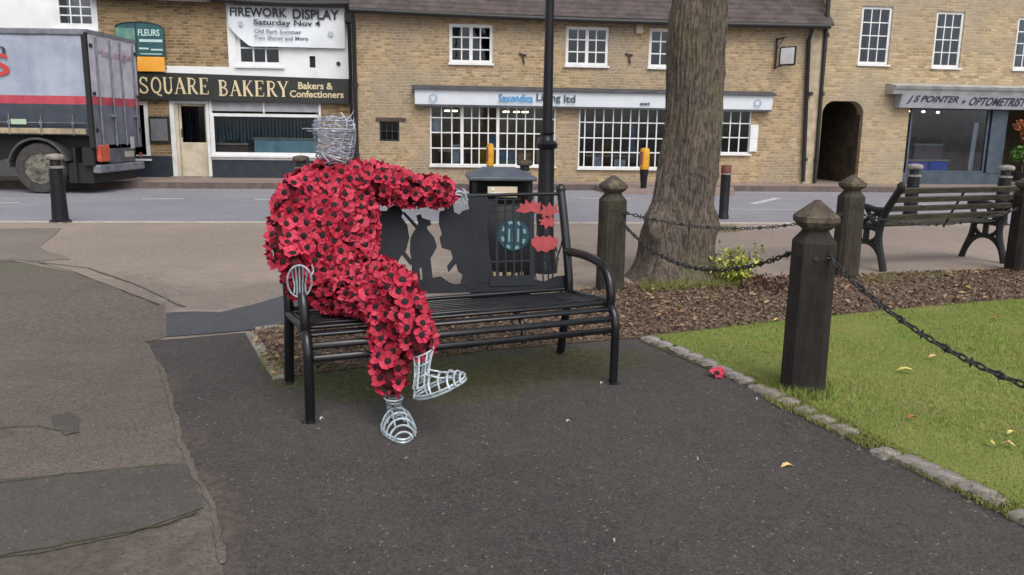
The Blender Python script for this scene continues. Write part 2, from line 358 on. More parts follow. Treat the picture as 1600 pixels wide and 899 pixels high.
# worn white paint on the road
def rline(a, b, w=.1, name='road_marking'):
    p, q = G(*a), G(*b); d = (q-p); d.z = 0; d.normalize(); n = Vector((-d.y, d.x, 0))*w/2
    mb = MB(); mb.add([(v.x, v.y, -.008) for v in (p-n, q-n, q+n, p+n)], [(0, 1, 2, 3)]); struct(mb.build(name, M_line, local=True))
rline((222, 310.5), (288, 310), .13); rline((398, 311), (470, 311), .13); rline((1176, 318), (1216, 309), .16)
rline((-60, 318), (30, 316), .12); rline((1140, 326.5), (1700, 329), .07); rline((905, 309), (985, 310), .12); rline((1440, 320), (1545, 322), .12)
# old brown asphalt on the left, patches, the dark path in front
left_old = gp((-900, 470), (20, 408), (110, 425), (190, 455), (258, 478), (258, 528), (228, 536), (250, 570), (262, 612), (282, 690), (300, 735), (335, 800), (350, 899), (360, 1100), (-900, 1100))
sheet('old_asphalt_path', left_old, .004, M_asph_old)
sheet('asphalt_repair_patch', gp((-300, 775), (120, 742), (288, 726), (300, 745), (318, 796), (200, 838), (60, 868), (-300, 905)), .008, M_asph_patch)
sheet('asphalt_stain_patch', gp((80, 656), (88, 650), (98, 650), (106, 645), (116, 650), (127, 658), (122, 668), (124, 678), (112, 680), (104, 684), (94, 676), (86, 674)), .0085, M_asph_patch)
sheet('asphalt_tongue', gp((-700, 380), (-5, 358), (96, 357), (88, 366), (74, 376), (62, 386), (74, 394), (100, 400), (110, 406), (60, 408), (25, 407), (-700, 440)), .0045, M_mid)
def crack(name, pts, w, mat=None):
    P = [G(*p) for p in pts]; mb = MB(); L = []; Rr = []
    Q = []
    for i in range(len(P)-1):
        for k in range(8): Q.append(P[i].lerp(P[i+1], k/8)+Vector((random.uniform(-1, 1)*.006, random.uniform(-1, 1)*.006, 0)))
    for i, p in enumerate(Q):
        d = Q[min(i+1, len(Q)-1)]-Q[max(0, i-1)]; d.normalize(); n = Vector((-d.y, d.x, 0))*w*(.5+random.random()*.7)
        L.append((p.x+n.x, p.y+n.y, .0105)); Rr.append((p.x-n.x, p.y-n.y, .0105))
    vs = L+Rr; k = len(L); mb.add(vs, [(i, i+1, k+i+1, k+i) for i in range(k-1)])
    return struct(mb.build(name, mat or M_joint, local=True))
crack('asphalt_crack', [(0, 872), (60, 862), (130, 848), (200, 835), (260, 823), (318, 800)], .006)
crack('asphalt_crack', [(0, 758), (120, 742), (286, 726)], .003)
crack('asphalt_crack', [(228, 536), (300, 528), (382, 520)], .006)
crack('asphalt_crack', [(0, 410), (60, 412), (110, 424), (190, 455), (258, 482)], .006)
crack('asphalt_crack', [(40, 408), (140, 420), (220, 448), (300, 486)], .018, M_mid)
crack('asphalt_crack', [(0, 672), (60, 668), (90, 676)], .004)
crack('gravel_seam', [(250, 570), (262, 612), (282, 690), (300, 735), (335, 800), (350, 899)], .014, M_asph_old)
dark_path = gp((229, 535), (384, 521), (428, 592), (560, 575), (760, 548), (970, 528), (1012, 532), (1160, 596), (1260, 647), (1400, 712), (1562, 795), (1700, 880), (2100, 1100), (360, 1100), (350, 899), (335, 800), (300, 735), (282, 690), (262, 612), (250, 570))
sheet('asphalt_path', dark_path, .006, M_asph)
sheet('slate_patch', gp((259, 490), (300, 488), (345, 489), (400, 476), (470, 455), (560, 448), (560, 495), (438, 510), (384, 518), (259, 528)), .0065, M_slate)
# planting strip of soil and leaf litter, lawn
bed_pts = gp((388, 521), (440, 511), (620, 494), (760, 478), (975, 446), (1250, 434), (1420, 428), (1600, 421), (2300, 395), (2300, 440), (1600, 470), (1440, 483), (1240, 503), (1030, 528), (970, 532), (760, 550), (560, 577), (428, 594))
sheet('planting_bed', bed_pts, .011, M_soil)
lawn_pts = gp((1022, 528), (1240, 503), (1440, 483), (1600, 470), (2300, 438), (4200, 700), (2400, 1100), (1720, 875), (1566, 792), (1400, 708), (1260, 642), (1160, 592))
sheet('lawn', lawn_pts, .016, M_turf)
def inpoly(P, poly):
    x, y = P[:, 0], P[:, 1]; c = np.zeros(len(P), bool); j = len(poly)-1
    for i in range(len(poly)):
        xi, yi, xj, yj = poly[i][0], poly[i][1], poly[j][0], poly[j][1]
        c ^= ((yi > y) != (yj > y)) & (x < (xj-xi)*(y-yi)/((yj-yi) or 1e-9)+xi); j = i
    return c
def scatter(poly, n, box=None):
    a = np.array([(p[0], p[1]) for p in poly]); lo, hi = a.min(0), a.max(0)
    if box: lo = np.maximum(lo, box[:2]); hi = np.minimum(hi, box[2:])
    out = []; k = 0
    while k < n:
        P = rng.uniform(lo, hi, (n*2, 2)); P = P[inpoly(P, a)]; out.append(P); k += len(P)
        if len(out) > 50: break
    return np.concatenate(out)[:n]
def fastmesh(name, V, F, mat, parent=None, kind='stuff', label=None, cat=None):
    me = bpy.data.meshes.new(name); nv, nf, k = len(V), len(F), F.shape[1]
    me.vertices.add(nv); me.vertices.foreach_set('co', V.astype(np.float32).ravel())
    me.loops.add(nf*k); me.loops.foreach_set('vertex_index', F.astype(np.int32).ravel())
    me.polygons.add(nf); me.polygons.foreach_set('loop_start', np.arange(0, nf*k, k, dtype=np.int32)); me.materials.append(mat)
    me.update(calc_edges=True); me.validate()
    o = bpy.data.objects.new(name, me); reg(o, parent, WM[parent.name] if parent else Matrix.Identity(4)); return tag(o, label, cat, kind=kind)
M_blade = isl('grass_blade', [lin((92, 116, 44)), lin((124, 144, 60)), lin((146, 156, 78)), lin((106, 130, 52)), lin((158, 150, 96))], .8, scale=1.6, patch=(lin((150, 146, 90)), lin((112, 152, 50))))
def grass(name, poly, n, box, hmin, hmax, label, mat=None):
    P = scatter(poly, n, box); n = len(P); a = rng.uniform(0, 2*np.pi, n); w = rng.uniform(.0018, .0035, n)
    pt = np.array([noise.noise(Vector((p[0]*1.4, p[1]*1.4, 0))) for p in P])
    h = rng.uniform(hmin, hmax, n)*(1+.5*pt); ln = rng.normal(0, .5, (n, 2))*h[:, None]
    V = np.zeros((n, 3, 3)); dx, dy = np.cos(a)*w, np.sin(a)*w
    V[:, 0] = np.c_[P[:, 0]-dx, P[:, 1]-dy, np.full(n, .012)]; V[:, 1] = np.c_[P[:, 0]+dx, P[:, 1]+dy, np.full(n, .012)]
    V[:, 2] = np.c_[P[:, 0]+ln[:, 0], P[:, 1]+ln[:, 1], .012+h]
    return fastmesh(name, V.reshape(-1, 3), np.arange(n*3).reshape(-1, 3), mat or M_blade, label=label, cat='grass')
grass('grass', lawn_pts, 260000, (.8, 1.8, 7.5, 7.6), .008, .022, 'short green mown grass of the lawn behind the sett edging')
M_litter = isl('leaf_litter', [lin((84, 68, 58)), lin((112, 90, 76)), lin((100, 82, 72)), lin((146, 124, 108)), lin((92, 74, 62)), lin((128, 106, 92)), lin((110, 104, 76)), lin((164, 142, 118))], .85)
def leafmesh(name, P, z, smin, smax, mat, label, cat, kind='stuff', tilt=.5, parent=None, Z=None, upr=False):
    n = len(P); a = rng.uniform(0, 2*np.pi, n); s = rng.uniform(smin, smax, n)
    u = np.c_[np.cos(a), np.sin(a), rng.normal(0, tilt, n)]; u /= np.linalg.norm(u, axis=1)[:, None]
    v = np.c_[-np.sin(a), np.cos(a), rng.normal(0, tilt, n)]; v -= (v*u).sum(1)[:, None]*u; v /= np.linalg.norm(v, axis=1)[:, None]
    c = np.c_[P[:, 0], P[:, 1], (Z if Z is not None else z+rng.uniform(0, .02, n))]
    nn = np.cross(u, v)
    V = np.zeros((n, 4, 3)); V[:, 0] = c-u*s[:, None]; V[:, 1] = c+v*(s*.5)[:, None]+nn*(s*.15)[:, None]; V[:, 2] = c+u*s[:, None]; V[:, 3] = c-v*(s*.5)[:, None]+nn*(s*.15)[:, None]
    return fastmesh(name, V.reshape(-1, 3), np.arange(n*4).reshape(-1, 4), mat, label=label, cat=cat, kind=kind, parent=parent)
leafmesh('leaf_litter', scatter(bed_pts, 34000, (-2, 3.5, 8.5, 9.5)), .012, .007, .022, M_litter, 'brown leaf litter and bark chips on the planting bed', 'leaf litter')
M_moss = isl('moss_blade', [lin((70, 72, 40)), lin((88, 92, 46)), lin((104, 108, 52)), lin((80, 70, 48))], .9)
M_weed = isl('weed_blade', [lin((110, 122, 50)), lin((134, 140, 70)), lin((96, 100, 48)), lin((150, 140, 84))], .8)
grass('weeds', gp((400, 560), (425, 550), (445, 590), (430, 600)), 260, None, .01, .035, 'yellow green weeds by the left rear bench leg', M_weed)
grass('moss', gp((400, 575), (560, 552), (860, 540), (950, 548), (930, 585), (800, 600), (560, 620), (430, 612)), 9000, None, .003, .009, 'low moss and weeds on the asphalt under the bench', M_moss)
grass('weeds', gp((1000, 440), (1170, 436), (1180, 452), (1000, 458)), 3500, None, .03, .08, 'rough grass round the foot of the tree trunk', M_weed)
grass('weeds', gp((1340, 436), (1390, 430), (1450, 431), (1500, 427), (1470, 436), (1410, 440), (1360, 449)), 700, None, .015, .045, 'rough grass at the edge of the bed behind the slatted bench', M_weed)
grass('weeds', gp((1150, 580), (1566, 780), (1600, 800), (1610, 830), (1560, 810), (1390, 722), (1200, 632)), 5000, None, .01, .03, 'grass creeping over the sett edging', M_weed)
grass('weeds', gp((1222, 606), (1300, 608), (1305, 632), (1220, 628)), 900, None, .03, .07, 'longer grass round the foot of the dark post', M_blade)
grass('weeds', gp((1112, 358), (1150, 356), (1160, 364), (1108, 366)), 700, None, .02, .06, 'tuft of grass at the foot of the red banded bollard', M_weed)
leafmesh('leaf_litter', scatter(bed_pts, 900, (-2, 3.5, 8.5, 9.5)), .026, .02, .036, isl('pale_fallen_leaf', [lin((176, 150, 112)), lin((150, 118, 88)), lin((120, 84, 66)), lin((168, 156, 96))], .8), 'larger pale fallen leaves lying over the planting bed', 'leaf litter', tilt=.25)
leafmesh('leaf_litter', np.concatenate([scatter(lawn_pts, 420, (1.2, 1.8, 6, 7)), scatter(gp((1130, 590), (1600, 800), (1600, 860), (1100, 620)), 60), scatter(dark_path, 60, (-1.5, 1.5, 3, 5))]), .02, .006, .014, M_litter, 'scattered small leaf scraps on grass and asphalt', 'leaf litter', tilt=.2)

# sett edging of the lawn: each stone on its own
edge = tag(sheet('stone_edging', gp((1005, 529), (1160, 591), (1262, 643), (1400, 709), (1566, 793), (1720, 878), (1700, 886), (1556, 802), (1396, 720), (1256, 650), (1150, 598), (1000, 535)), .010, M_joint), kind='structure')
epts = [(1010, 531), (1050, 547), (1090, 561), (1118, 574), (1160, 593), (1185, 609), (1225, 628), (1262, 648), (1298, 664), (1328, 680), (1400, 712), (1432, 728), (1472, 748), (1526, 775), (1552, 790), (1640, 836)]
setts = [((1016, 534), .11), ((1036, 541), .12), ((1062, 552), .14), ((1084, 561), .1), ((1105, 570.5), .12), ((1128, 580.5), .12), ((1148, 590), .1), ((1165, 599), .09), ((1186, 611), .11), ((1207, 621), .15), ((1232, 633), .1), ((1258, 646), .10), ((1286, 661), .13), ((1318, 676), .135), ((1382, 713), .11), ((1432, 731), .19), ((1476, 752), .15), ((1527, 773), .155), ((1554, 788), .08), ((1606, 818), .14), ((1660, 846), .15)]
for (px, cy), L in setts:
    p = G(px, cy); q = G(px+20, cy+9.3); d = (q-p).normalized(); ang = math.atan2(d.y, d.x)+random.uniform(-.12, .12)
    w = random.uniform(.046, .06); mb = MB(); mb.bbox(-L/2*.88, L/2*.88, -w, w, -.03, .012+random.uniform(0, .006), .01)
    mb.v = [(x+random.uniform(-1, 1)*.004, y+random.uniform(-1, 1)*.004, z) for x, y, z in mb.v]
    o = bpy.data.objects.new('sett', mb.mesh('sett', M_sett, True)); reg(o, edge, Matrix.Translation((p.x, p.y, .012)) @ Matrix.Rotation(ang, 4, 'Z'))
# concrete edging of the bed behind the bench
ce = bpy.data.objects.new('concrete_edging', None); reg(ce, None, Matrix.Identity(4)); struct(ce)
def edging(a, b, w, n=1, h=.02):
    A, B = G(*a), G(*b); d = B-A; L = d.length/n; ang = math.atan2(d.y, d.x)
    for i in range(n):
        mb = MB(); mb.bbox(.004, L-.004, 0, w, -.05, h, .006); p = A+d*(i/n)
        o = bpy.data.objects.new('edging_slab', mb.mesh('edging_slab', M_conc, True)); reg(o, ce, Matrix.Translation((p.x, p.y, 0)) @ Matrix.Rotation(ang, 4, 'Z'))
edging((383, 523), (427, 596), .07, 2); edging((400, 518), (625, 494), .06, 2); edging((625, 494), (975, 447), .06, 3)

# leaves and scraps one can pick out on the ground
LEAFP = [(-1, 0), (-.72, .22), (-.4, .5), (-.1, .34), (.1, .62), (.35, .3), (.62, .36), (.75, .12), (1, 0), (.7, -.2), (.5, -.42), (.25, -.28), (0, -.55), (-.25, -.3), (-.55, -.38), (-.8, -.14)]
def leaf(px, py, s, cols, ang, label, grp='fallen leaves lying singly', z=.02):
    p = G(px, py); mb = MB()
    top = [(x*s, y*s*.8, .006*math.cos(3*x)+abs(y)*.2*s+random.uniform(0, .003)) for x, y in LEAFP]
    n = len(top); vs = [(0, 0, .002)]+top+[(0, 0, 0)]+[(x, y, z_-.0012) for x, y, z_ in top]
    fs = [(0, i+1, (i+1) % n+1) for i in range(n)]+[(n+1, n+2+(i+1) % n, n+2+i) for i in range(n)]+[(i+1, n+2+i, n+2+(i+1) % n, (i+1) % n+1) for i in range(n)]
    mb.add(vs, fs); o = bpy.data.objects.new('fallen_leaf', mb.mesh('leaf', cols)); reg(o, None, Matrix.Translation((p.x, p.y, z)) @ Matrix.Rotation(ang, 4, 'Z')); return tag(o, label, 'leaf', grp)
M_lf1 = pm('tan_leaf', lin((214, 186, 132)), lin((190, 160, 108)), 30, .7); M_lf2 = pm('yellow_leaf', lin((206, 198, 110)), lin((180, 168, 90)), 30, .7)
M_lf3 = pm('rust_leaf', lin((158, 104, 70)), lin((128, 84, 58)), 30, .7); M_scrap = pm('pale_scrap', lin((190, 188, 180)), lin((150, 148, 142)), 30, .7)
leaf(1230, 731, .034, M_lf1, .3, 'pale tan leaf lying alone on the dark asphalt path', z=.010)
leaf(1414, 589, .05, M_lf2, -.2, 'long pale yellow leaf on the lawn right of the dark post', z=.045)
leaf(1458, 568, .038, M_lf1, .2, 'tan leaf on the lawn under the sagging front chain', z=.045)
leaf(1556, 505, .045, M_lf3, .9, 'rust brown leaf high on the lawn near the right edge', z=.045)
leaf(1579, 688, .03, M_lf2, .4, 'small yellow leaf on the lawn by the right edge, the farther of two', z=.04)
leaf(1546, 704, .026, M_lf2, 1.9, 'small curled yellow leaf on the lawn just above the setts', z=.04)
leaf(1574, 706, .03, M_lf1, 2.4, 'tan leaf on the lawn at the right edge beside a yellow one', z=.04)
leaf(1424, 664, .03, M_lf3, .2, 'rust brown leaf on the lawn between the dark post and the setts', z=.04)
leaf(1213, 508, .03, M_lf1, .2, 'tan leaf where the lawn meets the brown bed', z=.04)
leaf(888, 661, .015, M_scrap, .4, 'white scrap on the asphalt in front of the bench right half', 'pale scraps on the asphalt', z=.010)
leaf(960, 848, .011, M_scrap, 1.4, 'white scrap on the asphalt at the bottom centre', 'pale scraps on the asphalt', z=.010)
leaf(1090, 720, .010, M_scrap, 1.4, 'tiny white scrap on the asphalt left of the tan leaf', 'pale scraps on the asphalt', z=.010)
leaf(503, 657, .016, M_scrap, 1.0, 'white scrap beside the left front bench leg', 'pale scraps on the asphalt', z=.010)
leaf(940, 601, .014, M_scrap, 1.0, 'white scrap beside the right front bench leg', 'pale scraps on the asphalt', z=.010)
leaf(1183, 626, .014, M_scrap, 1.0, 'small white scrap on the asphalt near the sett edging', 'pale scraps on the asphalt', z=.010)

# ------------------------------------------------------------------ buildings: a facade frame each
class Facade:
    def __init__(s, name, label, a, b, cat='building'):
        s.o = Vector((a[0], a[1], .115)); u = Vector((b[0]-a[0], b[1]-a[1], 0)); s.L = u.length; u.normalize(); s.u = u
        s.n = Vector((u.y, -u.x, 0)); s.rz = math.atan2(u.y, u.x); s.root = thing(name, label, cat, s.o, s.rz)
    def p(s, px, py, out=0):
        q = onplane(px, py, s.o+s.n*out, s.n)-s.o; return q.dot(s.u), q.z
    def r(s, x0, y0, x1, y1, out=0):      # photo rectangle -> s0,s1,z0,z1
        a, b = s.p(x0, y0, out), s.p(x1, y1, out); c, d = s.p(x1, y0, out), s.p(x0, y1, out)
        return (a[0]+d[0])/2, (b[0]+c[0])/2, (b[1]+d[1])/2, (a[1]+c[1])/2
    def wall(s, name, mat, s0, s1, z0, z1, holes, depth=.16, z1b=None, y=0):
        mb = MB(); X = sorted({s0, s1, *[h for q in holes for h in q[:2]]}); Z = sorted({z0, z1, *[h for q in holes for h in q[2:4]]})
        X = [x for x in X if s0 <= x <= s1]; Z = [z for z in Z if z0 <= z <= z1]
        for i in range(len(X)-1):
            for j in range(len(Z)-1):
                cx, cz = (X[i]+X[i+1])/2, (Z[j]+Z[j+1])/2
                if any(h[0] < cx < h[1] and h[2] < cz < h[3] for h in holes): continue
                mb.add([(X[i], y, Z[j]), (X[i+1], y, Z[j]), (X[i+1], y, Z[j+1]), (X[i], y, Z[j+1])], [(0, 1, 2, 3)])
        for h in holes:
            a, b, c, d = max(h[0], s0), min(h[1], s1), max(h[2], z0), min(h[3], z1)
            if a >= b or c >= d: continue
            e = y+depth
            mb.add([(a, y, c), (b, y, c), (b, y, d), (a, y, d), (a, e, c), (b, e, c), (b, e, d), (a, e, d)], [(0, 1, 5, 4), (1, 2, 6, 5), (2, 3, 7, 6), (3, 0, 4, 7)])
        # side and back walls
        B = y+7
        mb.add([(s0, y, z0), (s0, B, z0), (s0, B, z1), (s0, y, z1)], [(0, 1, 2, 3)]); mb.add([(s1, y, z0), (s1, B, z0), (s1, B, z1), (s1, y, z1)], [(0, 1, 2, 3)])
        mb.add([(s0, B, z0), (s1, B, z0), (s1, B, z1), (s0, B, z1)], [(0, 1, 2, 3)])
        o = bpy.data.objects.new(name, None)
        me = bpy.data.meshes.new(name); me.from_pydata(mb.v, [], mb.f); me.materials.append(mat); me.update()
        o = bpy.data.objects.new(name, me); return reg(o, s.root, WM[s.root.name])
    def box(s, name, mat, s0, s1, y0, y1, z0, z1, parent=None, bev=None):
        mb = MB()
        if bev: mb.bbox(s0, s1, y0, y1, z0, z1, bev)
        else: mb.box(s0, s1, y0, y1, z0, z1)
        return mb.build(name, mat, parent or s.root, local=True)
    def room(s, name, mat, s0, s1, z0, z1, y0=.2, y1=3.5):
        mb = MB(); vs = [(s0, y0, z0), (s1, y0, z0), (s1, y1, z0), (s0, y1, z0), (s0, y0, z1), (s1, y0, z1), (s1, y1, z1), (s0, y1, z1)]
        mb.add(vs, [(0, 1, 2, 3), (4, 5, 6, 7), (1, 2, 6, 5), (2, 3, 7, 6), (3, 0, 4, 7)]); return mb.build(name, mat, s.root, local=True)
PANES = {}
def pane_mesh(w, h, mat):
    k = (round(w, 2), round(h, 2), mat.name)
    if k not in PANES: PANES[k] = MB().box(-w/2, w/2, -.003, .003, -h/2, h/2).mesh('pane', mat)
    return PANES[k]
def window(F, R, cx, cz, fw=.05, bw=.022, y=.06, mat=None, gl=None, thick=(), sill=True, name='window', label=None, curtain=None):
    """cx, cz: lists of glazing bar positions between the frame sides (fractions)"""
    mat = mat or M_white; gl = gl or M_glass; s0, s1, z0, z1 = R; par = F.root
    mb = MB()
    mb.box(s0, s0+fw, y, y+.07, z0, z1); mb.box(s1-fw, s1, y, y+.07, z0, z1)
    mb.box(s0+fw, s1-fw, y+.002, y+.068, z0, z0+fw); mb.box(s0+fw, s1-fw, y+.002, y+.068, z1-fw, z1)
    if sill: mb.box(s0-.03, s1+.03, y-.09, y+.03, z0-.045, z0-.002)
    w = mb.build(name, mat, par, local=True)
    if label: w['label'] = label
    a0, a1, b0, b1 = s0+fw, s1-fw, z0+fw, z1-fw
    xs_ = [a0]+[a0+(a1-a0)*c for c in cx]+[a1]; zs_ = [b0]+[b0+(b1-b0)*c for c in cz]+[b1]
    bars = MB()
    for i, x in enumerate(xs_[1:-1]):
        t = bw*(2.6 if i in thick else 1); bars.box(x-t/2, x+t/2, y+.012, y+.045, b0, b1)
    for z in zs_[1:-1]: bars.box(a0, a1, y+.015, y+.042, z-bw/2, z+bw/2)
    if len(xs_)+len(zs_) > 4: bars.build('glazing_bars', mat, w, local=True)
    for i in range(len(xs_)-1):
        for j in range(len(zs_)-1):
            pw, ph = xs_[i+1]-xs_[i], zs_[j+1]-zs_[j]
            c = Vector(((xs_[i]+xs_[i+1])/2, y+.03, (zs_[j]+zs_[j+1])/2))
            inst('pane', pane_mesh(pw, ph, gl), WM[par.name] @ Matrix.Translation(c), w)
    return w
def text(F, s_, R, mat, y, parent, name='lettering', shear=0, ext=.006, fit=True):
    cu = bpy.data.curves.new('t', 'FONT'); cu.body = s_; cu.size = 1; cu.extrude = ext/max(.01, (R[3]-R[2])); cu.shear = shear; cu.resolution_u = 3; cu.offset = .022
    to = bpy.data.objects.new('t', cu); COL.objects.link(to); bpy.context.view_layer.update()
    me = bpy.data.meshes.new_from_object(to); bpy.data.objects.remove(to); me.name = 'lettering'
    co = np.zeros(len(me.vertices)*3); me.vertices.foreach_get('co', co); co = co.reshape(-1, 3)
    lo, hi = co.min(0), co.max(0)
    out = np.zeros_like(co); out[:, 0] = R[0]+(co[:, 0]-lo[0])/(hi[0]-lo[0])*(R[1]-R[0]); out[:, 2] = R[2]+(co[:, 1]-lo[1])/(hi[1]-lo[1])*(R[3]-R[2])
    out[:, 1] = y-ext*(co[:, 2]-lo[2])/(hi[2]-lo[2]); me.vertices.foreach_set('co', out.ravel()); me.materials.clear(); me.materials.append(mat); me.update()
    o = bpy.data.objects.new(name, me); return reg(o, parent, WM[parent.name])
# serif capitals drawn as ribbons: (points, width) in a unit box
def arc(cx, cy, rx, ry, a0, a1, n=10): return [(cx+rx*math.cos(math.radians(a0+(a1-a0)*i/n)), cy+ry*math.sin(math.radians(a0+(a1-a0)*i/n))) for i in range(n+1)]
TK, TN = .19, .075
def sf(x, y, w=.3): return ([(x-w/2, y), (x+w/2, y)], .06)
GL = {
 'S': [([(.72, .78), (.68, .9), (.5, .96), (.28, .92), (.18, .76), (.26, .6), (.5, .5), (.72, .38), (.8, .22), (.66, .06), (.44, .03), (.24, .08), (.16, .24)], .13), ([(.76, .7), (.76, .97)], .05), ([(.13, .02), (.13, .3)], .05)],
 'Q': [(arc(.5, .5, .38, .45, 0, 360, 20), .13), ([(.45, .14), (.66, -.06), (.95, -.12)], .12)],
 'U': [([(.22, .97), (.22, .3), (.3, .1), (.5, .03), (.68, .1), (.77, .3)], .16), ([(.77, .28), (.77, .97)], TN), sf(.22, .97), sf(.77, .97)],
 'A': [([(.12, .03), (.5, .98)], TN), ([(.48, .98), (.86, .03)], TK), ([(.26, .35), (.68, .35)], .06), sf(.12, .03), sf(.86, .03, .34)],
 'R': [([(.25, .03), (.25, .97)], TK), ([(.25, .95), (.55, .95), (.74, .85), (.76, .7), (.66, .55), (.5, .5), (.25, .5)], .1), ([(.5, .5), (.7, .2), (.9, .03)], .16), sf(.25, .03), sf(.92, .03, .2), ([(.08, .97), (.3, .97)], .06)],
 'E': [([(.27, .03), (.27, .97)], TK), ([(.1, .97), (.82, .97)], .06), ([(.1, .03), (.85, .03)], .06), ([(.27, .5), (.62, .5)], .06), ([(.82, .78), (.82, .98)], .05), ([(.85, .02), (.87, .24)], .05), ([(.63, .4), (.63, .6)], .05)],
 'B': [([(.25, .03), (.25, .97)], TK), ([(.1, .95), (.5, .95), (.7, .86), (.7, .66), (.55, .53), (.25, .52)], .11), ([(.5, .52), (.74, .42), (.8, .26), (.7, .1), (.5, .04), (.1, .04)], .12)],
 'K': [([(.24, .03), (.24, .97)], TK), ([(.3, .45), (.78, .95)], TN), ([(.42, .56), (.84, .04)], .17), sf(.24, .03), sf(.24, .97), sf(.8, .96, .26), sf(.86, .03, .26)],
 'Y': [([(.5, .03), (.5, .45)], TK), ([(.14, .96), (.5, .42)], .17), ([(.5, .42), (.84, .96)], TN), sf(.5, .03), sf(.14, .96), sf(.84, .96, .26)]}
def serif(F, word, R, mat, y, parent):
    n = len(word); mb = MB(); w = (R[1]-R[0])/n; h = R[3]-R[2]
    for i, ch in enumerate(word):
        for k, (pts, th) in enumerate(GL[ch]):
            P = [Vector((R[0]+w*(i+.02+.96*x), R[2]+h*y_)) for x, y_ in pts]; m = len(P); t = th*min(w, h)*1.05; Ls = []; Rs = []
            for j in range(m):
                d = (P[min(j+1, m-1)]-P[max(j-1, 0)]).normalized(); q = Vector((-d.y, d.x))*t/2; Ls.append(P[j]+q); Rs.append(P[j]-q)
            yy = y-.004-.0007*k
            for j in range(m-1):
                mb.prism([Ls[j], Ls[j+1], Rs[j+1], Rs[j]], lambda a, b, t_: (a, t_, b), yy, y+.001)
    return mb.build('lettering', mat, parent, local=True)
def roof(F, s0, s1, ze0, ze1, over=.28, rise=3.2, run=3.4, name='roof'):
    mb = MB(); n = 26
    for i in range(n):
        t0, t1 = i/n, (i+1)/n
        for k, (a, b) in enumerate(((0, .34), (.34, .67), (.67, 1))):
            sa, sb = s0+(s1-s0)*a, s0+(s1-s0)*b
            za, zb = ze0+(ze1-ze0)*a-.05*math.sin(math.pi*a), ze0+(ze1-ze0)*b-.05*math.sin(math.pi*b)
            y0, y1 = -over+run*t0, -over+run*t1+.03; h0, h1 = rise*t0, rise*t1+.03
            mb.add([(sa, y0, za+h0), (sb, y0, zb+h0), (sb, y1, zb+h1), (sa, y1, za+h1), (sa, y0, za+h0+.025), (sb, y0, zb+h0+.025), (sb, y1, zb+h1), (sa, y1, za+h1)],
                   [(0, 1, 5, 4), (4, 5, 6, 7), (0, 4, 7, 3), (1, 2, 6, 5)])
    mb.add([(s0, 7, ze0), (s1, 7, ze1), (s1, run-over, ze1+rise), (s0, run-over, ze0+rise)], [(0, 1, 2, 3)])
    mb.add([(s0, -over, ze0), (s0, 7, ze0), (s0, run-over, ze0+rise)], [(0, 1, 2)]); mb.add([(s1, -over, ze1), (s1, 7, ze1), (s1, run-over, ze1+rise)], [(0, 1, 2)])
    mb.add([(s0, -over, ze0-.002), (s1, -over, ze1-.002), (s1, 7, ze1-.002), (s0, 7, ze0-.002)], [(0, 1, 2, 3)])
    o = mb.build(name, M_roof, F.root, local=True); return o
def gutter(F, s0, s1, z0, z1, y=-.3, r=.06):
    mb = MB(); mb.tube([(s0+(s1-s0)*k/4, y, z0+(z1-z0)*k/4-.05*math.sin(math.pi*k/4)) for k in range(5)], r, 8); return mb.build('gutter', M_gut, F.root, True, True)
def pipe(F, pts, r=.045, mat=None, name='downpipe'):
    mb = MB(); mb.tube(pts, r, 8)
    for z in (.6, 2.2, 3.6):
        if z < pts[0][2]-.3 or z < pts[-1][2]: mb.tube([(pts[-1][0], pts[-1][1], z-.04), (pts[-1][0], pts[-1][1], z+.04)], r*1.35, 8)
    return mb.build(name, mat or M_gut, F.root, True, True)

# ---- middle shop, honey coloured stone, low tiled roof
MF = Facade('stone_shop', 'low honey stone shop with tiled roof and long white fascia behind the tree', (-3.78, 19.62), (7.62, 20.83))
sL, sR = 0, MF.L
ze0 = MF.p(575, 17)[1]; ze1 = MF.p(1262, 41)[1]
ww = [MF.r(702, 38, 770, 99), MF.r(884, 42, 951, 103), MF.r(1014, 45, 1080, 106)]
shA = MF.r(672, 166, 868, 259); shB = MF.r(904, 169, 1045, 263); shC = MF.r(1085, 172, 1173, 240)
vent = MF.r(593, 189, 624, 221)
MF.wall('wall', M_stoneM, sL, sR, -.12, max(ze0, ze1)+.02, ww+[shA, shB, shC, vent])
roof(MF, -.02, sR+.02, ze0, ze1); gutter(MF, 0, sR-.1, ze0-.03, ze1-.03)
for R in ww[:1]: window(MF, R, [.25, .5, .75], [.33, .7], .07, .03, .03, thick=(1,), label='white casement window, leftmost of the stone shop')
for R in ww[1:]: window(MF, R, [.25, .5, .75], [.33, .7], .07, .03, .03, thick=(1,))
def fr(R, pxs, F):   # bar fractions from photo columns
    fw = .035; out = []
    for x in pxs: out.append((F.p(x, 210)[0]-R[0]-fw)/(R[1]-R[0]-2*fw))
    return out
window(MF, shA, fr(shA, (690, 706, 722, 737, 749, 763, 778, 793, 807, 821, 835, 851), MF), [.275, .55, .81], .035, .028, .02, thick=(2, 6), gl=M_glass, name='shop_window')
window(MF, shB, fr(shB, (914, 929, 943, 958, 971, 985, 998, 1012, 1026), MF), [.25, .5, .77], .035, .028, .02, gl=M_glass, name='shop_window')
window(MF, shC, fr(shC, (1100, 1113, 1128, 1141, 1156), MF), [.36, .71], .035, .028, .02, gl=M_glass, name='shop_window')
window(MF, vent, [.33, .66], [.5], .04, .02, .05, mat=M_gut, gl=M_glassd, name='vent_window', sill=False)
R = MF.r(587, 184, 634, 190); MF.box('lintel', pm('old_timber', lin((84, 70, 60)), lin((60, 50, 44)), 6), R[0], R[1], -.02, .1, R[2], R[3])
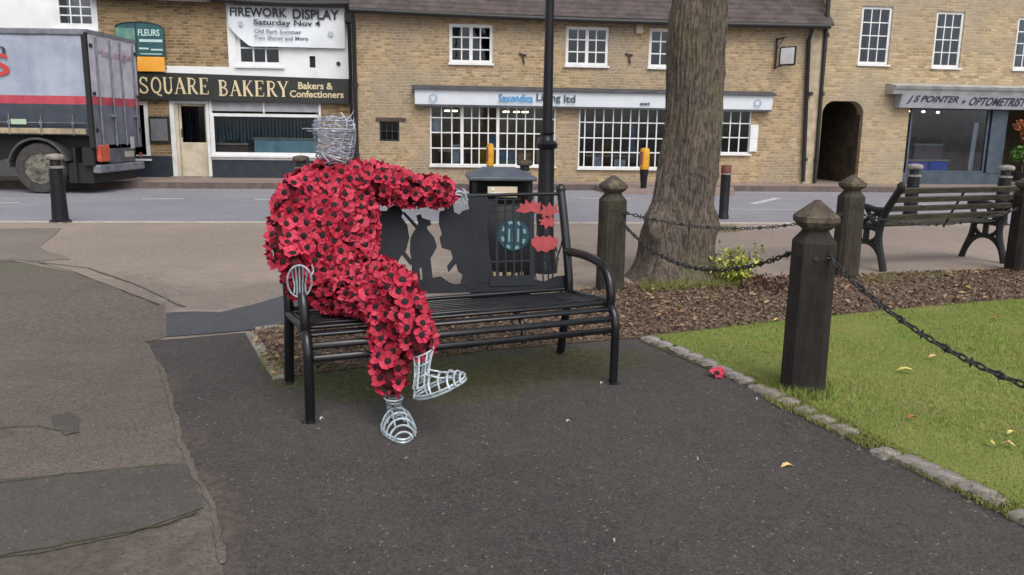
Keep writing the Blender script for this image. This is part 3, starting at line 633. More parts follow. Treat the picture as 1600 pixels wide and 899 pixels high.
# rooms behind
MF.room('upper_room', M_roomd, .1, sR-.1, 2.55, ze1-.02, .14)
rm = MF.room('shop_room', M_room, .1, sR-.1, .05, 2.45, .14, 3)
# fascia
R = MF.r(648, 139, 1208, 168, .22); zt0 = MF.p(648, 139, .22)[1]; zb0 = MF.p(650, 163, .22)[1]
fz = (MF.p(648, 140, .22)[1]+MF.p(1208, 151, .22)[1])/2; fb = (MF.p(650, 163, .22)[1]+MF.p(1204, 171.5, .22)[1])/2
M_fas = pm('pale_blue_white_board', (.80, .85, .90), (.75, .80, .86), 3, .5)
fas = MB(); fas.prism([(-.24, fz), (-.18, fb), (-.002, fb), (-.002, fz)], lambda a, b, t: (t, a, b), R[0], R[1]); fas = fas.build('fascia', M_fas, MF.root, local=True)
mb = MB(); mb.prism([(-.30, fz+.002), (-.30, fz+.035), (-.002, fz+.12), (-.002, fz+.002)], lambda a, b, t: (t, a, b), R[0]-.06, R[1]+.06); mb.build('canopy', M_lead, MF.root, local=True)
MF.box('fascia_trim', M_lead, R[0], R[1], -.2, -.003, fb-.045, fb-.002)
M_blue = flat('blue_letter', lin((70, 150, 205)), .5); M_slateL = flat('slate_letter', lin((62, 78, 98)), .5)
def T(F, s_, px, mat, parent, out, y, sh=0, ext=.004): return text(F, s_, F.r(*px, out), mat, y, parent, shear=sh, ext=ext)
T(MF, 'Saxondica', (779, 147, 833, 160), M_blue, fas, .22, -.235)
T(MF, 'Living', (838, 147, 876, 162), M_slateL, fas, .22, -.235); T(MF, 'ltd', (881, 149, 899, 161), M_slateL, fas, .22, -.235)
T(MF, 'est', (1000, 160, 1016, 165), M_slateL, fas, .22, -.212)
for px in (677, 1184):     # round pale motifs at both ends
    a = MF.p(px, 153 if px < 900 else 161, .22); mb = MB()
    for k in range(10):
        t = k*math.pi/5; mb.box(a[0]+math.cos(t)*.08-.014, a[0]+math.cos(t)*.08+.014, -.238, -.215, a[1]+math.sin(t)*.08-.014, a[1]+math.sin(t)*.08+.014)
    mb.build('motif', flat('pale_motif', lin((150, 180, 210))), fas, local=True)
# wall fittings
R = MF.r(993, 34, 1004, 53); MF.box('alarm_box', M_offwhite, R[0], R[1], -.1, -.002, R[2], R[3], bev=.015)
for px in (817, 983):
    a = MF.p(px, 86); mb = MB(); mb.tube([(a[0]-.07, -.03, a[1]+.02), (a[0]-.02, -.05, a[1]+.0), (a[0], -.05, a[1]-.08), (a[0]+.03, -.04, a[1]-.2)], .02, 6)
    mb.tube([(a[0]-.1, -.03, a[1]+.03), (a[0]+.08, -.03, a[1]-.01)], .02, 6); mb.build('tie_iron', M_gut, MF.root, True, True)
R = MF.r(1171, 195, 1183, 237); MF.box('shutter', M_white, R[0], R[1], -.04, -.002, R[2], R[3])
a = MF.p(1253, 280); b = MF.p(1262, 60)
pipe(MF, [(b[0]-.02, -.28, ze1-.06), (b[0], -.08, ze1-.35), (a[0], -.08, .05)], .05)
a = MF.p(556, 200); pipe(MF, [(.05, -.28, ze0-.06), (.06, -.08, ze0-.35), (.07, -.08, .02)], .05)
MF.box('quoin_strip', M_quoin, sR-.42, sR-.01, -.006, .2, -.1, ze1-.1)
# lit ceiling strips seen in the shop (real lamps)
M_lamp = flat('warm_light_strip', (1, .82, .45), emit=9)
for px in (700, 712, 795, 812, 826):
    a = MF.p(px, 172)[0]; MF.box('ceiling_light', M_lamp, a-.06, a+.06, .5, .9, shA[3]-.13, shA[3]-.1)
# furniture inside, seen through the panes
def inside(F, name, label, cat, s0, s1, y0, y1, z0, z1, mat, parts=None):
    o = thing(name, label, cat, F.o+F.u*((s0+s1)/2)-F.n*((y0+y1)/2)+Vector((0, 0, z0)), F.rz); w, d, h = (s1-s0)/2, (y1-y0)/2, z1-z0
    mb = MB(); mb.bbox(-w, w, -d, d, .0, h-.05, .02); mb.build('carcass', mat, o, local=True)
    mb = MB(); mb.bbox(-w-.02, w+.02, -d-.02, d+.02, h-.048, h, .01); mb.build('top', M_offwhite, o, local=True); return o
M_teal = pm('pale_teal_laminate', lin((190, 232, 232)), lin((160, 212, 214)), 3); M_brownf = pm('brown_furniture', lin((110, 84, 60)), lin((84, 62, 46)), 3); M_mustard = pm('mustard_cloth', lin((190, 150, 30)), lin((160, 124, 20)), 5)
R = MF.r(780, 240, 808, 262); inside(MF, 'display_cabinet', 'pale blue cabinet in the left shop window of the stone shop', 'cabinet', R[0], R[1], .4, .7, .12, R[3], M_teal)
R = MF.r(750, 232, 775, 262); inside(MF, 'armchair', 'mustard yellow seat inside the left shop window', 'seat', R[0], R[1], .5, .9, .12, R[3], M_mustard)
R = MF.r(686, 236, 722, 262); inside(MF, 'side_table', 'brown table inside the left shop window near its left end', 'table', R[0], R[1], .5, 1, .12, R[3], M_brownf)
R = MF.r(925, 244, 1000, 262); inside(MF, 'sideboard', 'brown sideboard inside the second shop window', 'sideboard', R[0], R[1], .6, 1, .12, R[3], M_brownf)
M_cards = [pm('pale_card', lin((210, 214, 220)), lin((180, 186, 194)), 6), pm('blue_card', lin((110, 140, 170)), lin((90, 116, 150)), 6), pm('warm_card', lin((200, 170, 110)), lin((170, 120, 80)), 6), pm('dark_fabric', lin((60, 54, 66)), lin((40, 38, 50)), 6)]
for k, (x0, y0, x1, y1) in enumerate(((708, 238, 718, 256), (706, 226, 720, 236), (782, 236, 806, 250), (675, 185, 688, 208), (810, 240, 832, 257), (728, 240, 736, 256), (930, 246, 944, 260), (962, 250, 980, 262), (1000, 226, 1011, 262), (1103, 200, 1111, 238), (840, 215, 848, 256), (762, 212, 777, 232), (916, 192, 928, 236), (986, 196, 996, 236))):
    q = MF.r(x0, y0, x1, y1); MF.box('display_card', M_cards[(0, 0, 1, 0, 2, 3, 0, 0, 3, 3, 2, 1, 3, 1)[k]], q[0], q[1], .14+.01*(k % 5), .16+.01*(k % 5), q[2], q[3])
# hanging sign
hp = MF.p(1213, 60); wp = MF.o+MF.u*hp[0]; hsn = thing('hanging_sign', 'small white sign in a black iron bracket high on the stone shop', 'sign', MF.o+MF.u*hp[0]+Vector((0, 0, MF.p(1213, 108)[1])), MF.rz)
hz = hp[1]-MF.p(1213, 108)[1]; mb = MB(); mb.tube([(0, -.06, 0), (0, -.06, hz)], .025, 6); mb.tube([(0, 0, hz*.95), (0, -.5, hz*.95)], .02, 6); mb.tube([(0, -.06, hz*.6), (.0, -.4, hz*.93)], .012, 6); mb.tube([(0, -.04, .03), (0, -.55, .05)], .014, 6); mb.build('bracket', M_gut, hsn, True, True)
mb = MB(); mb.bbox(-.015, .015, -.56, -.12, .06, hz*.7, .005, M=Matrix.Rotation(math.radians(35), 4, 'Z')); mb.build('sign_board', M_gut, hsn, local=True)
mb = MB(); mb.bbox(-.02, .02, -.52, -.16, .1, hz*.66, .005, M=Matrix.Rotation(math.radians(35), 4, 'Z')); mb.build('sign_face', M_white, hsn, local=True)

# ---- bakery: brown brick, white rendered bay, black fascia
BF = Facade('bakery', 'brown brick and white rendered bakery with long black fascia', (-10.25, 19.62), (-3.80, 20.28))
bz = BF.p(450, 6)[1]; bs0 = BF.p(150, 100)[0]; bs1 = BF.L
wn = BF.r(368, 6, 441, 104); dr = BF.r(268, 158, 329, 277); sw = BF.r(329, 158, 501, 250); lw = BF.r(165, 158, 233, 248); slot = BF.r(484, 88, 493, 106)
brs = BF.p(356, 60)[0]; bandz = BF.p(300, 106)[1]; bandb = BF.p(300, 119)[1]
BF.wall('wall', M_stoneB, bs0, bs1, -.12, bz+.6, [wn, (dr[0], dr[1], -.12, dr[3]), sw, lw, slot])
mb = MB()
zr0, zr1 = bandb, bz+.3
X = sorted([brs, wn[0], wn[1], slot[0], slot[1], bs1-.04]); Z = sorted([zr0, wn[2], wn[3], slot[2], slot[3], zr1])
for i in range(5):
    for j in range(5):
        cx, cz = (X[i]+X[i+1])/2, (Z[j]+Z[j+1])/2
        if any(h[0] < cx < h[1] and h[2] < cz < h[3] for h in (wn, slot)) or X[i+1]-X[i] < .001: continue
        mb.box(X[i], X[i+1], -.03, -.001, Z[j], Z[j+1])
mb.build('rendered_bay', M_render, BF.root, local=True)
BF.box('white_band', M_render, BF.p(256, 110)[0], brs-.002, -.035, -.001, bandb, bandz+.03)
window(BF, wn, [.33, .66], [.26, .5, .75], .1, .035, .0, label='white window half hidden by the banner')
BF.box('vent_slot', M_dark, slot[0]+.01, slot[1]-.01, .02, .1, slot[2]+.01, slot[3]-.01)
a = BF.p(529, 100); mb = MB(); mb.lathe([(.05, -.06), (.05, -.03), (.03, -.025)], 10, (a[0], 0, a[1]), axis='Y'); mb.build('vent_cap', M_gut, BF.root, local=True)
roof(BF, bs0, bs1+.02, bz-.02, bz+.0, over=.32); gutter(BF, BF.p(335, 5)[0], bs1, bz+.02, bz+.0, -.34, .075)
# fascia
R = BF.r(214, 112, 545, 158, .12); fzt = (BF.p(214, 112, .12)[1]+BF.p(540, 124, .12)[1])/2; fzb = (BF.p(214, 155, .12)[1]+BF.p(540, 162, .12)[1])/2
mb = MB(); zL, zR = BF.p(214, 112, .12)[1], BF.p(543, 124, .12)[1]; zLb, zRb = BF.p(214, 155.5, .12)[1], BF.p(543, 162.5, .12)[1]
X0 = bs0+.2; k_ = (zR-zL)/(R[1]-R[0]); kb_ = (zRb-zLb)/(R[1]-R[0])
mb.add([(X0, -.13, zLb-kb_*(R[0]-X0)), (R[1], -.13, zRb), (R[1], -.13, zR), (X0, -.13, zL-k_*(R[0]-X0)), (X0, -.037, zLb-kb_*(R[0]-X0)), (R[1], -.037, zRb), (R[1], -.037, zR), (X0, -.037, zL-k_*(R[0]-X0))],
       [(0, 1, 2, 3), (4, 7, 6, 5), (0, 4, 5, 1), (1, 5, 6, 2), (2, 6, 7, 3), (3, 7, 4, 0)])
bfas = mb.build('fascia', pm('black_signboard', (.016, .018, .017), (.024, .026, .024), 3, .5), BF.root, local=True)
mb = MB(); mb.box(X0, R[1]+.02, -.16, -.036, zR-.06+.06, zR+.035); 
M_gold = flat('pale_gold_letter', lin((222, 205, 165)), .5)
serif(BF, 'SQUARE', BF.r(216, 121, 328, 147, .12), M_gold, -.131, bfas); serif(BF, 'BAKERY', BF.r(340, 126, 452, 151, .12), M_gold, -.131, bfas)
T(BF, 'Bakers &', (466, 129, 520, 140), M_gold, bfas, .12, -.131); T(BF, 'Confectioners', (453, 142, 537, 153), M_gold, bfas, .12, -.131)
# shopfront
window(BF, (sw[0]+.02, sw[1], BF.p(400, 243)[1], BF.p(400, 178)[1]), [], [], .07, .03, -.02, gl=M_glass, name='shop_window')
a = BF.r(331, 160, 500, 178)
M_blind = pm('grey_blind', lin((172, 172, 178)), lin((150, 150, 156)), 3)
xm = BF.p(412, 168)[0]; BF.box('transom_panel', M_blind, sw[0]+.06, xm-.02, .0, .04, a[2]+.05, a[3]); BF.box('transom_panel', M_blind, xm+.02, sw[1]-.03, .0, .04, a[2]+.05, a[3])
mb = MB(); mb.box(sw[0], sw[0]+.06, -.03, .05, BF.p(330, 250)[1], sw[3]); mb.box(xm-.019, xm+.019, -.01, .05, a[2]+.01, a[3]); mb.box(sw[1]-.03, sw[1]+.02, -.03, .05, a[2]-.9, sw[3]); mb.box(sw[0]+.061, sw[1]-.03, -.05, .05, BF.p(400, 250)[1], BF.p(400, 243)[1]+.02)
mb.build('shopfront_frame', M_white, BF.root, local=True)
sw_bottom = BF.p(400, 250)[1]
M_navy = pm('dark_navy_riser', (.018, .024, .04), (.028, .034, .05), 5, .5)
BF.box('stall_riser', M_navy, sw[0]+.01, sw[1]+.0, -.03, .1, -.12, sw_bottom-.004); BF.box('stall_riser', M_navy, lw[0], dr[0]-.01, -.03, .1, -.12, BF.p(250, 244)[1])
window(BF, lw, [], [], .09, .03, -.01, gl=M_glassd, name='shop_window')
R = BF.r(234, 182, 266, 224); BF.box('notice_board', M_gut, R[0], R[1], -.06, -.002, R[2], R[3], bev=.01)
nb = BF.r(237, 186, 263, 220); BF.box('notice_face', pm('grey_blue_notice', lin((92, 104, 122)), lin((120, 110, 104)), 9), nb[0], nb[1], -.07, -.061, nb[2], nb[3])
# door
mb = MB(); mb.box(dr[0], dr[0]+.1, -.02, .12, -.005, dr[3]); mb.box(dr[1]-.07, dr[1]-.001, -.02, .12, -.005, dr[3]); mb.box(dr[0]+.1, dr[1]-.07, -.018, .12, dr[3]-.06, dr[3]); mb.build('door_frame', M_white, BF.root, local=True)
d0, d1 = dr[0]+.18, dr[1]-.08; zt, zm = BF.p(300, 174)[1], BF.p(300, 223)[1]
dm = MB(); dm.bbox(d0, d1, .1, .14, .02, zm, .008); dm.box(d0, d0+.05, .1, .14, zm, zt+.2); dm.box(d1-.05, d1, .1, .14, zm, zt+.2); dm.box(d0+.05, d1-.05, .101, .139, zt+.12, zt+.2)
door = dm.build('door', M_offwhite, BF.root, local=True); BF.box('door_glass', M_glassd, d0+.05, d1-.05, .118, .122, zm, zt+.12, parent=door)
mb = MB(); mb.tube([(d0+.05, .06, .95), (d0+.05, .06, 1.15)], .012, 6); mb.build('handle', M_gut, door, True, True)
BF.box('doorway_side', M_offwhite, dr[0]+.1, dr[0]+.175, .05, .5, -.005, dr[3]-.06)
BF.box('doorstep', M_conc, dr[0]-.02, dr[1]+.02, -.22, .2, -.1, .03)
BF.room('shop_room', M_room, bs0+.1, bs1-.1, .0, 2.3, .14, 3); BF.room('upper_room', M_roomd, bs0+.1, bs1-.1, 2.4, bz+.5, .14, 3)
a, b = BF.p(332, 240)[0], BF.p(497, 240)[0]
M_strip = pm('vertical_blind_cloth', lin((96, 120, 122)), lin((60, 84, 88)), 4)
blind = MB(); k = 0; x = a
while x < b:
    blind.box(x, x+.055, .35+.02*(k % 2), .36+.02*(k % 2), BF.p(400, 222)[1]-.05+.1*random.random(), BF.p(400, 178)[1]); x += .085; k += 1
blind.build('vertical_blind', M_strip, BF.root, local=True)['kind'] = 'stuff'
R = BF.r(395, 216, 495, 241); inside(BF, 'bakery_counter', 'pale teal counter seen through the bakery window', 'counter', R[0], R[1], .14, .5, .05, R[3], M_teal)
R = BF.r(338, 224, 385, 241); inside(BF, 'bread_rack', 'low dark rack at the left of the bakery window', 'rack', R[0], R[1], .14, .4, .05, R[3], M_brownf)
# downpipe, hopper at the corner
hx = bs1-.12; pipe(BF, [(hx, -.34, bz), (hx-.02, -.1, bz-.3), (hx+.02, -.1, .02)], .055)
mb = MB(); mb.bbox(hx-.12, hx+.12, -.24, -.04, bz-.42, bz-.18, .02); mb.build('hopper', M_gut, BF.root, local=True)
# banner on the bay
bn = thing('banner', 'white FIREWORK DISPLAY banner hung across the bakery upper window', 'banner', BF.o+BF.u*BF.p(450, 60)[0]+Vector((0, 0, BF.p(450, 76)[1])), BF.rz)
WMi = WM[bn.name]; ox, oz = BF.p(450, 60)[0], BF.p(450, 76)[1]
edge_b = [(357, 9), (400, 9), (460, 11), (539, 13), (539, 75), (500, 76), (460, 74), (420, 72), (385, 69), (372, 58), (360, 40)]
mb = MB(); cols = 40; rows = 8; P = {}
for i in range(cols+1):
    t = i/cols; px = 357+182*t; top = 9+4*t; bot = 76-4*(1-t) if t > .18 else 40+32*(t/.18)**.8
    for j in range(rows+1):
        py = top+(bot-top)*j/rows; q = BF.p(px, py, .1); P[i, j] = len(mb.v); mb.v.append((q[0]-ox, -.13-.02*math.sin(7*t+j*.5)-.015*math.sin(23*t)*j/rows, q[1]-oz))
for i in range(cols):
    for j in range(rows): mb.f.append((P[i, j], P[i+1, j], P[i+1, j+1], P[i, j+1])); mb.m.append(0)
cl = mb.build('banner_cloth', pm('banner_vinyl', (.80, .84, .88), (.74, .78, .84), 2, .5), bn, True, True)
M_ink = flat('dark_ink', lin((40, 44, 60)), .6); M_ink2 = flat('grey_ink', lin((110, 120, 140)), .6)
def BT(s_, px, mat):
    R = BF.r(*px, .1); return text(BF, s_, (R[0]-ox, R[1]-ox, R[2]-oz, R[3]-oz), mat, -.172, cl, ext=.003)
BT('FIREWORK', (360, 13, 449, 27), M_ink); BT('DISPLAY', (458, 16, 530, 31), M_ink); BT('Saturday Nov 4', (397, 32, 501, 43), M_ink)
BT('Old Park Summer', (398, 47, 472, 53), M_ink2); BT('Two Shows and More', (398, 57, 482, 63), M_ink2)
mb = MB()
for (u0, v0) in ((-.0, 0),):
    a = BF.p(517, 54, .1); mb.lathe([(.07, 0), (.07, .004)], 6, (a[0]-ox, -.176, a[1]-oz), axis='Y'); a = BF.p(377, 38, .1); mb.lathe([(.06, 0), (.06, .004)], 5, (a[0]-ox, -.176, a[1]-oz), axis='Y')
mb.build('faint_motif', flat('faint_ink', lin((185, 190, 200))), cl, local=True)
# green agent board and orange board on the brick
gb = BF.r(178, 34, 253, 87, .25); gx = (gb[0]+gb[1])/2
gs = thing('shop_board', 'dark green arched board above the parked lorry on the brick wall', 'sign', BF.o+BF.u*gx+Vector((0, 0, gb[2]))+BF.n*.1, BF.rz)
w2, h2 = (gb[1]-gb[0])/2, gb[3]-gb[2]; M_green = pm('dark_green_paint', lin((36, 92, 92)), lin((30, 72, 84)), 3, .5)
prof = [(-w2, 0), (w2, 0), (w2, h2*.84)]+[(w2*math.cos(t), h2*.84+h2*.16*math.sin(t)) for t in [math.pi*k/8 for k in range(1, 8)]]+[(-w2, h2*.84)]
mb = MB(); mb.prism(prof, lambda a, b, t: (a, t, b), -.04, 0); g1 = mb.build('board', M_green, gs, local=True)
mb = MB(); mb.tube([(w2, -.02, 0), (w2, -.02, h2*.84)], .02, 6); mb.tube([(-w2*.15, -.045, h2*.1), (-w2*.15, -.045, h2*.98)], .012, 6); mb.tube([(a_, -.03, b_) for a_, b_ in prof[2:]], .02, 6); mb.build('board_frame', M_gut, gs, True, True)
M_pale = flat('pale_green_print', lin((190, 215, 215))); text(None, 'FLEURS', (-w2*.05, w2*.85, h2*.6, h2*.8), M_pale, -.041, g1)
mb = MB(); mb.box(-w2*.02, w2*.95, -.046, -.041, h2*.42, h2*.5); mb.box(-w2*.05, w2*.35, -.046, -.041, h2*.2, h2*.25); mb.box(w2*.45, w2*.95, -.046, -.041, h2*.17, h2*.22); mb.box(0, w2*.9, -.046, -.041, h2*.05, h2*.08)
mb.build('print_bars', M_pale, g1, local=True)
mb = MB(); mb.box(-w2*.98, -w2*.17, -.046, -.041, h2*.35, h2*.82); mb.build('pale_panel', pm('pale_green_panel', lin((110, 150, 135)), lin((80, 125, 120)), 5), g1, local=True)
ob = BF.r(214, 89, 257, 112, .2); osn = thing('orange_board', 'plain orange board just above the black bakery fascia', 'sign', BF.o+BF.u*((ob[0]+ob[1])/2)+Vector((0, 0, ob[2]))+BF.n*.16, BF.rz)
w3, h3 = (ob[1]-ob[0])/2, ob[3]-ob[2]; mb = MB(); mb.bbox(-w3, w3, -.03, 0, 0, h3, .008); mb.build('board', pm('orange_board_paint', lin((240, 160, 40)), lin((235, 175, 80)), 4, .5), osn, local=True)
mb = MB(); mb.box(w3-.03, w3, .002, .16, h3*.3, h3*.36); mb.box(-w3, -w3+.03, .002, .16, h3*.3, h3*.36); mb.build('bracket', M_gut, osn, local=True)

# ---- white building at far left
WF = Facade('white_building', 'white rendered building at the far left behind the lorry', (-18, 18.9), (-10.27, 19.6))
wz = WF.L; wA = WF.r(84, 0, 152, 46); wA = (wA[0], wA[1], wA[2], wA[3]+.35)
WF.wall('wall', M_render, 0, WF.L, -.12, 6.6, [wA]); roof(WF, 0, WF.L, 6.6, 6.6)
window(WF, wA, [.34, .67], [.24, .5, .76], .13, .03, -.01, thick=()); WF.room('room', M_roomd, wA[0]-.1, WF.L-.1, 2.4, 6.4, .14)

# ---- optometrist: tall buff stone building on the right
RF = Facade('optometrist_building', 'tall buff stone building with sash windows and grey optometrist shopfront', (7.64, 20.86), (16.0, 21.95))
r1, r2, r3 = RF.r(1344, 10, 1392, 101), RF.r(1460, 18, 1504, 106), RF.r(1587, 27, 1632, 109)
pg = RF.r(1281, 158, 1345, 286); shp = RF.r(1415, 168, 1610, 292)
RF.wall('wall', M_stoneR, 0, RF.L, -.12, 7.2, [r1, r2, r3, (pg[0], pg[1], -.12, pg[3]), (shp[0], shp[1]+1.2, -.12, shp[3])], depth=.14)
roof(RF, 0, RF.L, 7.2, 7.2)
for R in (r1, r2, r3): window(RF, R, [.33, .66], [.25, .5, .75], .065, .024, .04, mat=M_white)
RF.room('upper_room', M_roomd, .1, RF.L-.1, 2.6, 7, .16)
# curtains seen in the sashes
mb = MB()
for R in (r1, r2, r3):
    for k in range(6): mb.box(R[0]+(R[1]-R[0])*(.45+.07*k), R[0]+(R[1]-R[0])*(.5+.07*k), .3+.03*(k % 2), .32+.03*(k % 2), R[2], R[3])
mb.build('curtains', pm('pale_curtain', lin((84, 98, 104)), lin((60, 72, 78)), 3), RF.root, local=True)
# passage: rounded upper corners and a tunnel
c = .32
for sgn, xc in ((1, pg[0]), (-1, pg[1])):
    arcp = [(xc+sgn*(c-c*math.cos(t)), pg[3]-c+c*math.sin(t)) for t in [math.pi/2*k/7 for k in range(8)]]
    mb = MB(); mb.prism([(xc, pg[3]+.001)]+arcp, lambda a, b, t: (a, t, b), .004, .3); mb.build('arch_spandrel', M_stoneR, RF.root, local=True)
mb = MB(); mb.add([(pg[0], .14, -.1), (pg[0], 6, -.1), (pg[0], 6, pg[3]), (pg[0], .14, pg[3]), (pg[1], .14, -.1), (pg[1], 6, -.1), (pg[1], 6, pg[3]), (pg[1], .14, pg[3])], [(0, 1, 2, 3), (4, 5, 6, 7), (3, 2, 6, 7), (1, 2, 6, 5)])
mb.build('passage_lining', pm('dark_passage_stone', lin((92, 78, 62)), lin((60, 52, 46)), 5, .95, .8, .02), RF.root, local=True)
# downpipe
a = RF.p(1270, 280)[0]; pipe(RF, [(RF.p(1290, 2)[0], -.08, 7), (RF.p(1271, 280)[0], -.08, .02)], .045)
# shopfront
ft = RF.p(1410, 146, .3)[1]; fbm = (RF.p(1410, 169, .25)[1]+RF.p(1600, 171, .25)[1])/2; fs0 = RF.p(1409, 150, .3)[0]; ct = (RF.p(1398, 135, .4)[1]+RF.p(1598, 137, .4)[1])/2; cs0 = RF.p(1399, 138, .4)[0]
ft = ct-.2
M_grey = pm('pale_grey_paint', lin((176, 180, 186)), lin((158, 162, 170)), 3, .5); M_cor = pm('cornice_paint', lin((176, 178, 176)), lin((150, 152, 150)), 4, .6)
mb = MB(); mb.prism([(-.34, ft), (-.22, fbm), (-.002, fbm), (-.002, ft)], lambda a, b, t: (t, a, b), fs0, RF.L); rfas = mb.build('fascia', M_grey, RF.root, local=True)
mb = MB(); mb.prism([(-.40, ct-.07), (-.44, ct), (-.002, ct+.08), (-.002, ft+.003), (-.32, ft+.003), (-.36, ct-.1)], lambda a, b, t: (t, a, b), cs0, RF.L); mb.build('cornice', M_cor, RF.root, local=True)
def slantT(s_, px):
    R = RF.r(*px, .29); o = text(RF, s_, R, flat('violet_grey_letter', lin((64, 60, 84))), 0, rfas, shear=.25, ext=.004)
    me = o.data
    for v in me.vertices:
        t = (v.co.z-fbm)/(ft-fbm); v.co.y += -.225-.12*t-.002
slantT('J S POINTER', (1418, 150, 1497, 163)); slantT('OPTOMETRIST', (1515, 153, 1604, 166)); slantT('+', (1503, 156, 1509, 163))
M_slb = pm('slate_blue_paint', lin((72, 84, 98)), lin((58, 70, 84)), 4, .5)
gw = RF.r(1420, 171, 1543, 270)
window(RF, (gw[0], gw[1], gw[2], shp[3]-.02), [], [], .05, .03, .02, mat=M_slb, gl=M_glass, name='shop_window', sill=False)
RF.box('stall_riser', M_slb, shp[0]+.002, RF.p(1562, 280)[0], .0, .12, -.12, gw[2]-.003)
RF.box('shopfront_pillar', M_slb, RF.p(1548, 200)[0], RF.p(1572, 200)[0], -.02, .1, gw[2]-.001, shp[3]-.001)
RF.room('shop_room', M_room, shp[0]-.2, RF.L-.1, -.02, 2.5, .14, 3.2)
mb = MB(); a0, a1 = RF.p(1538, 192), RF.p(1524, 268)
mb.add([(a1[0]-.04, .25, a1[1]), (a1[0]+.08, .25, a1[1]), (a0[0]+.04, .25, a0[1]), (a0[0]-.08, .25, a0[1]), (a1[0]-.04, .28, a1[1]), (a1[0]+.08, .28, a1[1]), (a0[0]+.04, .28, a0[1]), (a0[0]-.08, .28, a0[1])], [(0, 1, 2, 3), (4, 7, 6, 5), (0, 4, 5, 1), (1, 5, 6, 2), (2, 6, 7, 3), (3, 7, 4, 0)])
mb.build('hanging_drape', M_white, RF.root, local=True)
for px, py in ((1432, 175), (1456, 176), (1479, 177)):
    a = RF.p(px, py); q = MB(); q.lathe([(.03, 0), (.045, .03), (.02, .05)], 8, (a[0], .35, a[1])); q.build('spotlight', flat('lit_spot', (1, .9, .75), emit=7), RF.root, local=True)
M_blueb = pm('blue_display_card', lin((70, 120, 235)), lin((80, 100, 220)), 4); M_wall2 = pm('display_wall', lin((120, 92, 72)), lin((96, 76, 64)), 3)
R = RF.r(1420, 250, 1456, 270); inside(RF, 'display_plinth', 'violet blue display box at the left of the optometrist window', 'display box', R[0], R[1], .16, .4, .05, R[3], pm('violet_card', lin((140, 135, 235)), lin((110, 108, 210)), 4))
R = RF.r(1458, 250, 1488, 269); inside(RF, 'display_plinth', 'bright blue display box in the middle of the optometrist window', 'display box', R[0], R[1], .16, .4, .05, R[3], M_blueb)
R = RF.r(1454, 226, 1500, 247); inside(RF, 'display_poster_stand', 'grey and pink poster stand above the blue display box', 'display stand', R[0], R[1], .7, .8, .6, R[3], pm('pinkish_poster', lin((160, 120, 130)), lin((120, 120, 125)), 6))
RF.box('inner_partition', M_wall2, RF.p(1425, 180)[0], RF.p(1520, 180)[0], 1.2, 1.25, RF.p(1450, 200)[1]-.3, 2.45)
# flower basket hanging in the doorway
q = RF.p(1586, 218); fo = RF.o+RF.u*q[0]+RF.n*.25
fb_ = thing('flower_display', 'orange flowers over green leaves hanging by the optometrist door', 'flowers', fo+Vector((0, 0, .45)), 0)
def clump(n, rx, ry, rz_, c, s, mat, parent, name):
    v = rng.normal(0, 1, (n, 3)); v /= np.linalg.norm(v, axis=1)[:, None]; v *= rng.uniform(.5, 1, (n, 1)); P = np.c_[v[:, 0]*rx+c[0], v[:, 1]*ry+c[1]]; Z = v[:, 2]*rz_+c[2]
    o = leafmesh(name, P, 0, s*.6, s, mat, None, None, kind=None, tilt=1.0, parent=parent, Z=Z); return o
M_org = isl('orange_petals', [lin((150, 84, 54)), lin((176, 104, 66)), lin((120, 70, 48))]); M_leafg = isl('green_leaves', [lin((70, 110, 50)), lin((100, 145, 60)), lin((60, 90, 45))])
clump(260, .24, .16, .16, (-.02, 0, 1.05), .05, M_org, fb_, 'blossom'); clump(160, .2, .14, .2, (.12, 0, .8), .05, M_org, fb_, 'blossom'); clump(420, .38, .2, .22, (.1, 0, .35), .07, M_leafg, fb_, 'foliage')
mb = MB(); mb.lathe([(.12, 0), (.2, .2), (.21, .22)], 12, (.1, 0, -.33)); mb.build('planter', M_gut, fb_, True, True)
mb = MB(); mb.tube([(.1, 0, -.1), (.08, .0, .5), (.05, 0, .95)], .015, 6); mb.build('stem', M_bark, fb_, True, True)

# ------------------------------------------------------------------ the lorry
TY = 16.2; TX = D(140, 150, TY).x
M_curt = pm('lilac_grey_curtain', lin((168, 176, 192)), lin((148, 156, 174)), 1.6, .55, .3, .02); M_red = pm('faded_red_band', lin((190, 76, 90)), lin((170, 60, 76)), 3, .5)
M_slt = pm('dark_slate_curtain', lin((66, 72, 84)), lin((54, 60, 70)), 3, .6); M_strap = pm('cream_strap_rail', lin((176, 160, 130)), lin((140, 126, 104)), 5, .7); M_chas = flat('black_chassis', (.014, .014, .016), .7)
M_tyre = pm('dusty_tyre', lin((72, 70, 68)), lin((52, 51, 50)), 9, .9); M_rim = pm('dirty_rim', lin((124, 120, 106)), lin((80, 76, 68)), 8, .7); M_tgrey = pm('grey_metal', lin((124, 128, 138)), lin((94, 98, 108)), 5, .6)
M_rdoor = pm('dirty_door_grey', lin((196, 194, 206)), lin((168, 168, 180)), 3, .6, grime=lin((150, 146, 156))); M_rdark = pm('dirty_dark_door', lin((112, 114, 128)), lin((90, 92, 106)), 3, .6)
lor = thing('lorry', 'grey curtain sided lorry with a red band standing on the road at left', 'lorry', (TX-3.5, TY+1.2, -.012))
def tz(py): return D(100, py, TY).z
def TB(name, mat, x0, x1, y0, y1, z0, z1, parent=lor, bev=0, label=None):
    mb = MB(); (mb.bbox(TX+x0, TX+x1, TY+y0, TY+y1, z0, z1, bev) if bev else mb.box(TX+x0, TX+x1, TY+y0, TY+y1, z0, z1)); o = mb.build(name, mat, parent)
    if label: o['label'] = label
    return o
ztop, zc, zr1_, zr0_, zd0, zs0 = tz(45), tz(55), tz(150), tz(163), tz(197), tz(210)
